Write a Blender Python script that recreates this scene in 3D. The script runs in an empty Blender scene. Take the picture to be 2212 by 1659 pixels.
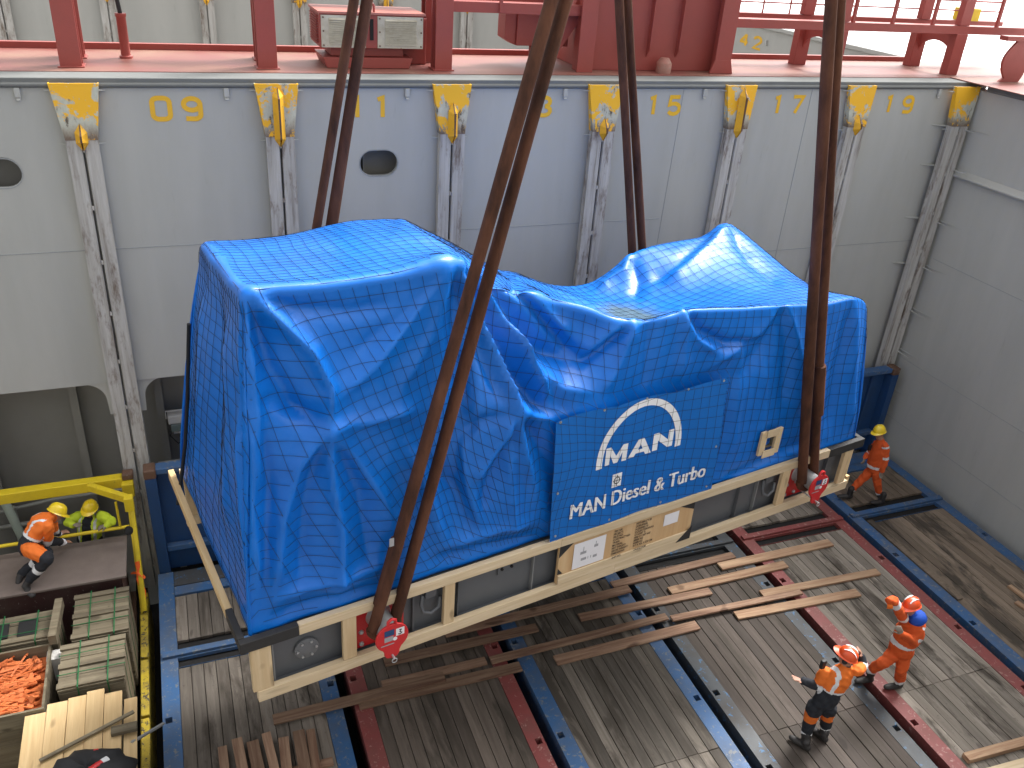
import bpy, bmesh, math, random
import numpy as np
from mathutils import Vector, Matrix
R_ = math.radians
rng = random.Random(7)
nrng = np.random.default_rng(11)
sc = bpy.context.scene
COL = sc.collection

# ------------------------------------------------------------ camera
CAM_C = np.array([1.045419, -12.827146, 9.978222])
CAM_R = np.array([[0.934417, -0.349951, 0.066328], [-0.113132, -0.46818, -0.876361], [0.337737, 0.811383, -0.477066]])
CAM_F = 1880.343          # focal length in pixels of a 2212 x 1659 picture
cd = bpy.data.cameras.new('camera'); cam = bpy.data.objects.new('camera', cd); COL.objects.link(cam)
cd.sensor_width = 36.0; cd.lens = CAM_F / 2212 * 36.0; cd.clip_start = 0.1; cd.clip_end = 6000
M = Matrix.Identity(4)
for i in range(3):
    M[i][0] = CAM_R[0][i]; M[i][1] = -CAM_R[1][i]; M[i][2] = -CAM_R[2][i]; M[i][3] = CAM_C[i]
cam.matrix_world = M; sc.camera = cam

# ------------------------------------------------------------ world, sun, exposure
SUN_EL, SUN_AZ = 52.0, 62.0        # degrees; azimuth from +Y (into the picture) towards +X (right)
w = bpy.data.worlds.new('World'); sc.world = w; w.use_nodes = True
nt = w.node_tree; nt.nodes.clear()
sky = nt.nodes.new('ShaderNodeTexSky'); sky.sky_type = 'NISHITA'; sky.sun_disc = False
sky.sun_elevation = R_(SUN_EL); sky.sun_rotation = R_(SUN_AZ); sky.air_density = 1.0; sky.dust_density = 6.0; sky.ozone_density = 1.0
hs = nt.nodes.new('ShaderNodeHueSaturation'); hs.inputs['Saturation'].default_value = 0.04
bg = nt.nodes.new('ShaderNodeBackground'); bg.inputs['Strength'].default_value = 0.15
wo = nt.nodes.new('ShaderNodeOutputWorld')
nt.links.new(sky.outputs[0], hs.inputs['Color']); nt.links.new(hs.outputs[0], bg.inputs['Color']); nt.links.new(bg.outputs[0], wo.inputs['Surface'])
sl = bpy.data.lights.new('sun', 'SUN'); sl.energy = 1.5; sl.angle = R_(14); sl.color = (1.0, 0.97, 0.92)
so = bpy.data.objects.new('sun', sl); COL.objects.link(so)
sd = Vector((math.sin(R_(SUN_AZ)) * math.cos(R_(SUN_EL)), math.cos(R_(SUN_AZ)) * math.cos(R_(SUN_EL)), math.sin(R_(SUN_EL))))
so.rotation_euler = sd.to_track_quat('Z', 'Y').to_euler(); so.location = (10, 10, 40)
vs = sc.view_settings; vs.view_transform = 'Standard'; vs.look = 'None'; vs.gamma = 1.0; vs.use_curve_mapping = False
vs.exposure = 1.45
sc.cycles.max_bounces = 8; sc.cycles.diffuse_bounces = 4; sc.cycles.glossy_bounces = 3; sc.cycles.use_denoising = True

# ------------------------------------------------------------ photo pixel (2212 wide) -> place
def ray(u, v): return CAM_R.T @ np.array([(u - 1106) / CAM_F, (v - 829.5) / CAM_F, 1.0])
def at(u, v, ax, val):
    d = ray(u, v); return CAM_C + d * (val - CAM_C[ax]) / d[ax]
def projv(X):
    c = (np.asarray(X) - CAM_C) @ CAM_R.T
    return 1106 + CAM_F * c[..., 0] / c[..., 2], 829.5 + CAM_F * c[..., 1] / c[..., 2]
PITCH, H = 2.52, 7.754     # cell pitch of the hold, height of the coaming above the racks

# ------------------------------------------------------------ mesh builder
def frame(d, up=(0, 0, 1)):
    d = Vector(d).normalized(); up = Vector(up)
    if abs(d.dot(up)) > 0.98: up = Vector((0, 1, 0)) if abs(d.y) < 0.9 else Vector((1, 0, 0))
    s = d.cross(up).normalized(); t = s.cross(d).normalized()
    return d, s, t
class MB:
    def __init__(self): self.v = []; self.f = []; self.m = []; self.s = []
    def add(self, vs, fs, mi=0, smooth=False):
        o = len(self.v); self.v += [tuple(x) for x in vs]
        for f in fs: self.f.append(tuple(i + o for i in f)); self.m.append(mi); self.s.append(smooth)
        return self
    def box(self, x0, x1, y0, y1, z0, z1, mi=0):
        vs = [(x, y, z) for z in (z0, z1) for y in (y0, y1) for x in (x0, x1)]
        return self.add(vs, [(0, 2, 3, 1), (4, 5, 7, 6), (0, 1, 5, 4), (2, 6, 7, 3), (0, 4, 6, 2), (1, 3, 7, 5)], mi)
    def bar(self, a, b, w, h, up=(0, 0, 1), mi=0):
        a = Vector(a); b = Vector(b); d, s, t = frame(b - a, up)
        vs = [p + s * (i * w / 2) + t * (j * h / 2) for p in (a, b) for j in (-1, 1) for i in (-1, 1)]
        return self.add(vs, [(0, 1, 3, 2), (4, 6, 7, 5), (0, 4, 5, 1), (2, 3, 7, 6), (0, 2, 6, 4), (1, 5, 7, 3)], mi)
    def tube(self, path, r, n=8, mi=0, cap=True, smooth=True, flat=None, up=(0, 0, 1)):
        P = [Vector(p) for p in path]; k = len(P); rr = r if isinstance(r, (list, tuple)) else [r] * k
        vs = []; pt = None
        for i, p in enumerate(P):
            d = (P[min(i + 1, k - 1)] - P[max(i - 1, 0)]).normalized()
            if pt is None: _, s, t = frame(d, up)
            else:
                s = (ps - d * ps.dot(d)).normalized(); t = s.cross(d)
            ps = s; pt = t
            for j in range(n):
                a = 2 * math.pi * j / n
                vs.append(p + s * (math.cos(a) * rr[i]) + t * (math.sin(a) * rr[i] * (flat or 1.0)))
        fs = [(i * n + j, i * n + (j + 1) % n, (i + 1) * n + (j + 1) % n, (i + 1) * n + j) for i in range(k - 1) for j in range(n)]
        self.add(vs, fs, mi, smooth)
        if cap: self.add(vs[:n], [tuple(range(n))[::-1]], mi); self.add(vs[-n:], [tuple(range(n))], mi)
        return self
    def prism(self, poly, o, ax, ay, depth, mi=0):
        """polygon in the plane (ax, ay) at o, extruded along ax x ay by depth (vector or number)"""
        o = Vector(o); ax = Vector(ax); ay = Vector(ay); dz = Vector(depth) if not isinstance(depth, (int, float)) else ax.cross(ay).normalized() * depth
        n = len(poly); A = [o + ax * p[0] + ay * p[1] for p in poly]; B = [p + dz for p in A]
        return self.add(A + B, [tuple(range(n))[::-1], tuple(range(n, 2 * n))] + [(i, (i + 1) % n, n + (i + 1) % n, n + i) for i in range(n)], mi)
    def lathe(self, prof, o, axis, n=20, mi=0, smooth=True):
        o = Vector(o); d, s, t = frame(axis); vs = []
        for r, z in prof:
            for j in range(n):
                a = 2 * math.pi * j / n; vs.append(o + d * z + s * (r * math.cos(a)) + t * (r * math.sin(a)))
        fs = [(i * n + j, i * n + (j + 1) % n, (i + 1) * n + (j + 1) % n, (i + 1) * n + j) for i in range(len(prof) - 1) for j in range(n)]
        fs += [tuple(range(n))[::-1], tuple(range((len(prof) - 1) * n, len(prof) * n))]
        return self.add(vs, fs, mi, smooth)
    def mesh(self, name, mats, fix=True):
        me = bpy.data.meshes.new(name); me.from_pydata(self.v, [], self.f)
        for m in (mats if isinstance(mats, (list, tuple)) else [mats]): me.materials.append(m)
        me.polygons.foreach_set('material_index', self.m); me.polygons.foreach_set('use_smooth', self.s)
        if fix:
            bm = bmesh.new(); bm.from_mesh(me); bmesh.ops.recalc_face_normals(bm, faces=bm.faces); bm.to_mesh(me); bm.free()
        me.update(); 
        if any(self.s): me.set_sharp_from_angle(angle=R_(50))
        return me
    def build(self, name, mats, parent=None, bevel=0, **kw):
        o = link(name, self.mesh(name, mats), parent)
        if bevel:
            md = o.modifiers.new('bevel', 'BEVEL'); md.width = bevel; md.segments = 1; md.limit_method = 'ANGLE'; md.angle_limit = R_(40)
        return o
def link(name, me, parent=None):
    o = bpy.data.objects.new(name, me); COL.objects.link(o)
    if parent is not None: o.parent = parent
    return o
def tag(o, label=None, cat=None, group=None, kind=None):
    if label: o['label'] = label
    if cat: o['category'] = cat
    if group: o['group'] = group
    if kind: o['kind'] = kind
    return o
def empty(name, loc=(0, 0, 0), rz=0):
    o = bpy.data.objects.new(name, None); COL.objects.link(o); o.location = loc; o.rotation_euler = (0, 0, rz); o.empty_display_size = 0.1
    return o
def copy_tree(o, parent=None):
    c = o.copy(); COL.objects.link(c); c.parent = parent
    for ch in list(o.children): copy_tree(ch, c)
    return c

# ------------------------------------------------------------ materials
class NT:
    def __init__(self, name):
        self.mat = bpy.data.materials.new(name); self.mat.use_nodes = True; self.t = self.mat.node_tree
        self.b = self.t.nodes['Principled BSDF']; self.tc = self.t.nodes.new('ShaderNodeTexCoord'); self._rand = None
    def n(self, t, **kw):
        x = self.t.nodes.new(t)
        for k, v in kw.items(): setattr(x, k, v)
        return x
    def put(self, sock, val):
        if hasattr(val, 'is_linked'): self.t.links.new(val, sock)
        elif isinstance(val, (tuple, list)) and len(val) == 3 and sock.type == 'RGBA': sock.default_value = (*val, 1)
        else: sock.default_value = val
    def obj(self, scale=(1, 1, 1), rand=True, world=False):
        v = self.n('ShaderNodeNewGeometry').outputs['Position'] if world else self.tc.outputs['Object']
        m = self.n('ShaderNodeMapping'); self.put(m.inputs['Vector'], v); m.inputs['Scale'].default_value = scale
        if rand and not world:
            oi = self.n('ShaderNodeObjectInfo'); mu = self.n('ShaderNodeVectorMath', operation='SCALE'); mu.inputs[0].default_value = (37, 53, 71)
            self.put(mu.inputs['Scale'], oi.outputs['Random']); self.put(m.inputs['Location'], mu.outputs[0])
        return m.outputs[0]
    def rand(self): return self.n('ShaderNodeObjectInfo').outputs['Random']
    def noise(self, vec, scale=5, detail=4, rough=0.55, dist=0):
        x = self.n('ShaderNodeTexNoise'); self.put(x.inputs['Vector'], vec); x.inputs['Scale'].default_value = scale; x.inputs['Detail'].default_value = detail
        x.inputs['Roughness'].default_value = rough; x.inputs['Distortion'].default_value = dist
        return x.outputs['Fac']
    def ramp(self, fac, stops):
        x = self.n('ShaderNodeValToRGB'); self.put(x.inputs['Fac'], fac); e = x.color_ramp.elements
        while len(e) < len(stops): e.new(0.5)
        for i, (p, c) in enumerate(stops):
            e[i].position = p; c = (c, c, c) if isinstance(c, (int, float)) else c; e[i].color = (*c, 1)
        return x.outputs['Color']
    def mix(self, fac, a, b, mode='MIX'):
        x = self.n('ShaderNodeMix', data_type='RGBA', blend_type=mode); self.put(x.inputs[0], fac); self.put(x.inputs[6], a); self.put(x.inputs[7], b)
        return x.outputs[2]
    def math(self, op, a, b=0.0):
        x = self.n('ShaderNodeMath', operation=op); self.put(x.inputs[0], a); self.put(x.inputs[1], b); return x.outputs[0]
    def bump(self, h, strength=0.3, dist=0.01):
        x = self.n('ShaderNodeBump'); self.put(x.inputs['Height'], h); x.inputs['Strength'].default_value = strength; x.inputs['Distance'].default_value = dist
        self.put(self.b.inputs['Normal'], x.outputs[0])
    def out(self, col=None, rough=None, metal=None, spec=None, coat=None):
        for k, v in (('Base Color', col), ('Roughness', rough), ('Metallic', metal), ('Specular IOR Level', spec), ('Coat Weight', coat)):
            if v is not None: self.put(self.b.inputs[k], v)
        return self.mat
def plain(name, col, rough=0.6, var=0.15, scale=8, metal=0.0, spec=0.4, coat=None, bump=0.0, bscale=60):
    t = NT(name); v = t.obj(); nz = t.noise(v, scale, 5, 0.6)
    c = t.mix(nz, tuple(x * (1 - var) for x in col), tuple(min(1, x * (1 + var)) for x in col))
    if bump: t.bump(t.noise(v, bscale, 3), bump, 0.004)
    return t.out(c, rough, metal, spec, coat)
def painted(name, col, dirt=(0.10, 0.085, 0.07), wear=(0.25, 0.22, 0.2), amt=0.62, dirtamt=0.5, scale=3.0, rough=0.5, stretch=(1, 1, 1), world=False):
    """paint with dirt clouds and small chipped patches"""
    t = NT(name); v = t.obj(stretch, world=world)
    big = t.ramp(t.noise(v, scale, 6, 0.65), [(0.42, 0.0), (0.75, dirtamt)])
    chips = t.ramp(t.noise(v, scale * 6, 6, 0.7, 0.4), [(amt, 0.0), (amt + 0.05, 1.0)])
    fine = t.noise(v, scale * 25, 3)
    c = t.mix(fine, tuple(x * 0.88 for x in col), tuple(x * 1.08 for x in col))
    c = t.mix(big, c, dirt); c = t.mix(chips, c, wear)
    t.bump(fine, 0.15, 0.003)
    return t.out(c, t.ramp(big, [(0, rough), (1, min(1, rough + 0.25))]), 0.0, 0.4)
def wood(name, pale, dark, axis=0, scale=1.0, stain=None, rough=0.75, knots=True, tint=0.25, stain_amt=0.0):
    """long-grained timber; grain runs along the object's own axis"""
    t = NT(name); s = [9.0 * scale] * 3; s[axis] = 0.55 * scale; v = t.obj(tuple(s))
    g = t.noise(v, 1.6, 8, 0.62, 0.6); g2 = t.noise(v, 7.0, 4, 0.6)
    c = t.ramp(g, [(0.3, dark), (0.52, tuple((a + b) / 2 for a, b in zip(pale, dark))), (0.7, pale)])
    c = t.mix(t.math('MULTIPLY', g2, 0.35), c, tuple(x * 0.55 for x in dark))
    r = t.ramp(t.rand(), [(0, 1 - tint), (1, 1 + tint * 0.4)]); c = t.mix(1.0, c, r, 'MULTIPLY')
    if knots:
        kv = [2.2 * scale] * 3; kv[axis] = 0.9 * scale; k = t.noise(t.obj(tuple(kv)), 2.6, 1, 0.3); c = t.mix(t.ramp(k, [(0.70, 0.0), (0.76, 0.75)]), c, tuple(x * 0.45 for x in dark))
    if stain:
        sv = [0.9, 0.9, 0.9]; sv[axis] = 0.22; a = t.noise(t.obj(tuple(sv), world=True), 2.3, 6, 0.66, 0.4)
        c = t.mix(t.ramp(a, [(0.50, 0.0), (0.60, stain_amt)]), c, stain)
        fs = t.noise(t.obj((2.5, 2.5, 2.5), world=True), 5.0, 5, 0.7); c = t.mix(t.ramp(fs, [(0.60, 0.0), (0.72, 0.55)]), c, stain)
    t.bump(g2, 0.25, 0.004)
    return t.out(c, rough, 0.0, 0.25)
M_wall = NT('grey hold paint')
_v = M_wall.obj((1, 1, 0.18)); _s = M_wall.noise(_v, 1.6, 6, 0.6); _f = M_wall.noise(M_wall.obj(), 22, 3)
_c = M_wall.ramp(_s, [(0.3, (0.385, 0.388, 0.368)), (0.6, (0.43, 0.432, 0.41)), (0.8, (0.40, 0.402, 0.38))])
_c = M_wall.mix(M_wall.ramp(M_wall.noise(M_wall.obj((3, 3, 0.5)), 2.5, 7, 0.7), [(0.62, 0.0), (0.8, 0.35)]), _c, (0.22, 0.20, 0.17))
M_wall.bump(M_wall.noise(M_wall.obj(), 0.9, 2), 0.25, 0.03); M_wall = M_wall.out(_c, 0.48, 0, 0.4)
M_lip = plain('lip paint darkened for skylight', (0.17, 0.175, 0.17), 0.9, 0.15, 3, spec=0.1)  # same grey as the wall, darkened to offset sky light on the lip
M_wall_dark = plain('shade-darkened hold grey', (0.25, 0.24, 0.215), 0.7, 0.12, 2)  # same grey paint as the wall, with recess shade put into the colour
M_weld = plain('weld bead', (0.30, 0.315, 0.32), 0.5, 0.2, 30, bump=0.5, bscale=90)
M_steel_w = NT('worn guide steel')
_v = M_steel_w.obj((9, 9, 0.5)); _a = M_steel_w.noise(_v, 1.5, 8, 0.7)
_c = M_steel_w.ramp(_a, [(0.28, (0.18, 0.15, 0.13)), (0.45, (0.38, 0.365, 0.34)), (0.62, (0.49, 0.48, 0.46)), (0.8, (0.34, 0.315, 0.29))])
_c = M_steel_w.mix(M_steel_w.ramp(M_steel_w.noise(M_steel_w.obj((4, 4, 1.1)), 1.4, 7, 0.7), [(0.52, 0.0), (0.66, 0.85)]), _c, (0.11, 0.068, 0.045))
_sx = M_steel_w.n('ShaderNodeSeparateXYZ'); M_steel_w.put(_sx.inputs[0], M_steel_w.tc.outputs['Object'])
_zr = M_steel_w.ramp(M_steel_w.math('ADD', M_steel_w.math('MULTIPLY', M_steel_w.math('SUBTRACT', _sx.outputs['Z'], 6.0), 0.9), M_steel_w.math('MULTIPLY', M_steel_w.noise(M_steel_w.obj((5, 5, 1.5)), 2, 6, 0.7), 0.9)), [(1.02, 0.0), (1.42, 0.75)])
_c = M_steel_w.mix(_zr, _c, (0.13, 0.075, 0.05))
M_steel_w = M_steel_w.out(_c, 0.6, 0.0, 0.4)
M_yellow_w = NT('chipped yellow guide paint')
_v = M_yellow_w.obj((1, 1, 1)); _a = M_yellow_w.noise(_v, 3.2, 8, 0.72, 0.5); _b = M_yellow_w.noise(M_yellow_w.obj((1, 1, 0.45)), 9, 6, 0.7)
_bare = M_yellow_w.ramp(_b, [(0.36, (0.09, 0.07, 0.05)), (0.46, (0.42, 0.42, 0.36)), (0.66, (0.50, 0.52, 0.44))])
_sy = M_yellow_w.n('ShaderNodeSeparateXYZ'); M_yellow_w.put(_sy.inputs[0], M_yellow_w.tc.outputs['Object'])
_a = M_yellow_w.math('ADD', _a, M_yellow_w.math('MULTIPLY', M_yellow_w.math('SUBTRACT', 7.42, _sy.outputs['Z']), 0.16))
_bare = M_yellow_w.mix(M_yellow_w.ramp(M_yellow_w.math('ADD', M_yellow_w.math('SUBTRACT', 7.15, _sy.outputs['Z']), M_yellow_w.math('MULTIPLY', _b, 0.5)), [(0.22, 0.0), (0.42, 0.9)]), _bare, (0.12, 0.07, 0.045))
_c = M_yellow_w.mix(M_yellow_w.ramp(_a, [(0.50, 0.0), (0.53, 1.0)]), (0.80, 0.43, 0.02), _bare); M_yellow_w = M_yellow_w.out(_c, 0.55, 0, 0.4)
M_yellow_n = painted('yellow number paint', (0.82, 0.47, 0.03), wear=(0.35, 0.36, 0.36), amt=0.72, dirtamt=0.12)
M_yellow_tip = painted('yellow tip paint', (0.80, 0.42, 0.02), wear=(0.22, 0.15, 0.1), amt=0.62, dirtamt=0.25)
M_rust = painted('rusty steel', (0.13, 0.07, 0.045), dirt=(0.05, 0.035, 0.03), wear=(0.26, 0.2, 0.16), amt=0.6)
M_red = painted('red oxide paint', (0.30, 0.062, 0.050), dirt=(0.20, 0.06, 0.05), wear=(0.38, 0.2, 0.17), amt=0.73, dirtamt=0.35, rough=0.45)
M_deck = painted('dusty red deck', (0.20, 0.062, 0.050), dirt=(0.25, 0.16, 0.11), wear=(0.2, 0.15, 0.12), amt=0.7, dirtamt=0.8, scale=1.1, rough=0.5)
M_louvre = painted('dirty cream louvre', (0.52, 0.49, 0.40), dirt=(0.22, 0.17, 0.11), wear=(0.2, 0.1, 0.05), amt=0.66, dirtamt=0.6, scale=4)
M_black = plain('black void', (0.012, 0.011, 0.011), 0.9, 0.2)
M_rblue = painted('blue rack paint', (0.036, 0.105, 0.245), dirt=(0.09, 0.10, 0.12), wear=(0.16, 0.17, 0.18), amt=0.57, dirtamt=0.85, scale=2.2)
M_rdblue = painted('dark blue end paint', (0.014, 0.055, 0.16), dirt=(0.03, 0.05, 0.09), wear=(0.12, 0.16, 0.22), amt=0.72, dirtamt=0.5, scale=2.2)
M_rred = painted('red rack paint', (0.23, 0.055, 0.052), dirt=(0.16, 0.07, 0.06), wear=(0.32, 0.18, 0.16), amt=0.58, dirtamt=0.85, scale=2.2)
M_rgrey = painted('worn grey blue rack paint', (0.05, 0.057, 0.065), dirt=(0.055, 0.046, 0.04), wear=(0.04, 0.12, 0.24), amt=0.58, dirtamt=0.9, scale=1.6)
M_deckwood = {}
for _k, (_p, _d) in {'grey': ((0.27, 0.235, 0.20), (0.15, 0.125, 0.103)), 'pale': ((0.34, 0.30, 0.255), (0.20, 0.17, 0.14)), 'brown': ((0.185, 0.15, 0.125), (0.105, 0.082, 0.066)), 'dark': ((0.122, 0.099, 0.085), (0.078, 0.062, 0.052)), 'mixed': ((0.31, 0.27, 0.225), (0.12, 0.10, 0.083)), 'tan': ((0.29, 0.23, 0.175), (0.18, 0.135, 0.10))}.items():
    M_deckwood[_k] = wood('deck board ' + _k, _p, _d, 1, 1.0, stain=(0.055, 0.045, 0.036), stain_amt=0.92, tint=0.66 if _k == 'mixed' else 0.42)
M_new = wood('new pine timber', (0.71, 0.58, 0.41), (0.55, 0.42, 0.26), 0, 1.0, tint=0.08)
M_newy = wood('new pine timber across', (0.72, 0.53, 0.29), (0.55, 0.37, 0.18), 1, 1.0, tint=0.12)
M_newz = wood('new pine timber upright', (0.71, 0.56, 0.36), (0.55, 0.39, 0.22), 2, 1.0, tint=0.08)
M_dun = wood('reddish dunnage', (0.46, 0.31, 0.21), (0.17, 0.085, 0.055), 0, 1.0, tint=0.35)
M_dunpale = wood('pale dunnage', (0.60, 0.42, 0.27), (0.27, 0.145, 0.085), 0, 1.0, tint=0.2)
M_crate = wood('old crate wood', (0.28, 0.24, 0.165), (0.145, 0.115, 0.075), 0, 1.0, tint=0.25, stain=(0.06, 0.05, 0.035), stain_amt=0.5)
M_cratey = wood('old crate wood across', (0.26, 0.215, 0.145), (0.14, 0.108, 0.07), 1, 1.0, tint=0.25)
M_ply = wood('plywood', (0.66, 0.47, 0.27), (0.54, 0.34, 0.17), 2, 0.5, tint=0.05, knots=False)
M_skid = plain('skid grey paint', (0.10, 0.105, 0.115), 0.42, 0.1, 3)
M_skidlit = plain('skid grey lit edge', (0.20, 0.205, 0.21), 0.4, 0.1)  # lighter copy of the skid grey, painting in lit edges
M_tred = painted('trunnion red', (0.52, 0.022, 0.025), dirt=(0.3, 0.03, 0.03), wear=(0.6, 0.35, 0.3), amt=0.78, dirtamt=0.2, rough=0.35)
M_galv = plain('galvanised drum', (0.45, 0.46, 0.47), 0.38, 0.12, 5, metal=0.55)
M_sling = NT('sling webbing')
_a = M_sling.noise(M_sling.obj((3, 3, 0.9)), 1.3, 6, 0.65); _c = M_sling.ramp(_a, [(0.3, (0.034, 0.016, 0.011)), (0.52, (0.092, 0.038, 0.022)), (0.75, (0.14, 0.06, 0.035))])
M_sling.bump(M_sling.noise(M_sling.obj((60, 60, 14)), 2, 3), 0.5, 0.006); M_sling = M_sling.out(_c, 0.85, 0, 0.2)
M_tarp = NT('blue tarpaulin')
_v = M_tarp.obj(); _a = M_tarp.noise(_v, 0.9, 5, 0.6)
_c = M_tarp.ramp(_a, [(0.35, (0.002, 0.122, 0.50)), (0.65, (0.003, 0.155, 0.61))])
_sm = M_tarp.noise(M_tarp.obj((1, 1, 1)), 5.0, 7, 0.75); _c = M_tarp.mix(M_tarp.ramp(_sm, [(0.66, 0.0), (0.82, 0.20)]), _c, (0.08, 0.28, 0.62))
_px = M_tarp.n('ShaderNodeVectorMath', operation='DISTANCE'); M_tarp.put(_px.inputs[0], M_tarp.obj((1, 0.8, 0.0), rand=False)); _px.inputs[1].default_value = (5.75, 1.35, 0)
_pd = M_tarp.math('ADD', _px.outputs['Value'], M_tarp.math('MULTIPLY', M_tarp.noise(_v, 2.2, 5, 0.6), 0.8)); _c = M_tarp.mix(M_tarp.ramp(_pd, [(0.62, 0.85), (0.92, 0.0)]), _c, (0.085, 0.125, 0.10))
M_tarp.bump(M_tarp.noise(_v, 5, 5, 0.6, 0.8), 0.10, 0.03); M_tarp = M_tarp.out(_c, M_tarp.ramp(_sm, [(0.3, 0.30), (0.8, 0.46)]), 0, 0.38)
M_tarp.node_tree.nodes['Principled BSDF'].inputs['Coat Weight'].default_value = 0.05
M_tarp.node_tree.nodes['Principled BSDF'].inputs['Coat Roughness'].default_value = 0.12
M_banner = plain('banner blue', (0.004, 0.125, 0.46), 0.55, 0.06, 2, spec=0.3)
M_white = plain('white print', (0.78, 0.78, 0.80), 0.6, 0.04)
M_ink = plain('black stencil ink', (0.02, 0.02, 0.02), 0.8, 0.1)
M_paper = plain('white paper', (0.70, 0.69, 0.72), 0.7, 0.05)
M_grey_i = plain('grey print', (0.30, 0.30, 0.32), 0.7, 0.1)
M_net = plain('black net cord', (0.012, 0.013, 0.016), 0.8, 0.1)
M_puddle = plain('stagnant puddle stain', (0.10, 0.13, 0.10), 0.15, 0.3)
M_cable = plain('black rubber', (0.016, 0.016, 0.017), 0.55, 0.1)
M_boot = plain('boot leather', (0.030, 0.027, 0.026), 0.6, 0.2)
M_navy = plain('navy work cloth', (0.018, 0.020, 0.026), 0.85, 0.2, 20, bump=0.4, bscale=30)
M_org = plain('orange work cloth', (0.60, 0.095, 0.022), 0.75, 0.12, 6, spec=0.25, bump=0.5, bscale=22)
M_hivis = plain('hi-vis orange', (0.74, 0.165, 0.025), 0.7, 0.08, 6, spec=0.25, bump=0.4, bscale=22)
M_lime = plain('hi-vis lime', (0.55, 0.68, 0.04), 0.7, 0.1, 6, spec=0.25, bump=0.4, bscale=22)
M_refl = plain('reflective tape', (0.66, 0.66, 0.67), 0.4, 0.08)
M_skin = plain('skin', (0.36, 0.19, 0.13), 0.5, 0.12, 12)
M_glove = plain('work glove', (0.24, 0.20, 0.16), 0.8, 0.2, 15)
M_glove_o = plain('orange glove', (0.72, 0.18, 0.04), 0.75, 0.15, 15)
M_hel_o = plain('orange helmet shell', (0.72, 0.085, 0.02), 0.28, 0.06, coat=0.4)
M_hel_y = plain('yellow helmet shell', (0.78, 0.56, 0.02), 0.28, 0.06, coat=0.4)
M_hood = plain('blue hood', (0.01, 0.07, 0.42), 0.75, 0.15)
M_ygear = painted('yellow frame paint', (0.70, 0.52, 0.02), dirt=(0.30, 0.20, 0.03), wear=(0.10, 0.08, 0.06), amt=0.66, dirtamt=0.4, scale=2.5)
M_yworn = painted('worn yellow beam', (0.52, 0.38, 0.03), dirt=(0.12, 0.085, 0.04), wear=(0.06, 0.05, 0.045), amt=0.54, dirtamt=0.85, scale=2.5)
M_brownply = plain('brown plate', (0.17, 0.135, 0.118), 0.75, 0.22, 5, bump=0.3, bscale=50)
M_opiece = plain('orange lashing piece', (0.55, 0.145, 0.04), 0.6, 0.3, 3)
M_strap = plain('green strapping', (0.012, 0.11, 0.036), 0.5, 0.1)
M_ostrap = plain('orange ratchet strap', (0.85, 0.13, 0.02), 0.6, 0.1)
M_bag = plain('black bag cloth', (0.018, 0.018, 0.02), 0.7, 0.2, bump=0.4, bscale=14)
M_pipe = plain('pale pipe paint', (0.36, 0.36, 0.33), 0.5, 0.15)
M_lamp = plain('floodlight shell', (0.60, 0.58, 0.55), 0.4, 0.08)
M_lampglass = plain('floodlight glass', (0.16, 0.20, 0.19), 0.12, 0.1)
M_spray_black = plain('sprayed black paint', (0.025, 0.024, 0.024), 0.7, 0.3)  # black spray paint on the rail ends and plywood corners
M_glare = plain('pale glare ground', (0.78, 0.78, 0.77), 0.8, 0.05, 0.05)  # near-white ground; the outdoor glare is put into its colour
# ------------------------------------------------------------ parenting helpers
def wm(o):
    m = Matrix.LocRotScale(o.location, o.rotation_euler, o.scale)
    if o.parent is not None: m = wm(o.parent) @ o.matrix_parent_inverse @ m
    return m
def link(name, me, parent=None, local=False):
    o = bpy.data.objects.new(name, me); COL.objects.link(o)
    if parent is not None:
        o.parent = parent
        if not local: o.matrix_parent_inverse = wm(parent).inverted()
    return o
def build(self, name, mats, parent=None, bevel=0, local=False):
    o = link(name, self.mesh(name, mats), parent, local)
    if bevel:
        md = o.modifiers.new('bevel', 'BEVEL'); md.width = bevel; md.segments = 2; md.limit_method = 'ANGLE'; md.angle_limit = R_(40)
    return o
MB.build = build
def plate_with_holes(outer, holes, y, thick, to3):
    """flat plate in a plane with real holes: front, back and hole rims"""
    bm = bmesh.new()
    for yy in (y, y + thick):
        es = []
        for loop in [outer] + holes:
            vs = [bm.verts.new(to3(a, b, yy)) for a, b in loop]
            es += [bm.edges.new((vs[i], vs[(i + 1) % len(vs)])) for i in range(len(vs))]
        bmesh.ops.triangle_fill(bm, use_beauty=True, use_dissolve=False, edges=es)
    bm.verts.ensure_lookup_table(); n = sum(len(l) for l in [outer] + holes); k = 0
    for loop in [outer] + holes:
        for i in range(len(loop)):
            j = (i + 1) % len(loop)
            try: bm.faces.new((bm.verts[k + i], bm.verts[k + j], bm.verts[n + k + j], bm.verts[n + k + i]))
            except ValueError: pass
        k += len(loop)
    bmesh.ops.recalc_face_normals(bm, faces=bm.faces)
    me = bpy.data.meshes.new('plate'); bm.to_mesh(me); bm.free(); return me
def oval(cx, cz, w, h, n=10):
    r = h / 2; pts = []
    for s, a0 in ((1, -math.pi / 2), (-1, math.pi / 2)):
        for i in range(n + 1):
            a = a0 + math.pi * i / n; pts.append((cx + s * (w / 2 - r) + r * math.cos(a), cz + r * math.sin(a)))
    return pts
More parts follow.
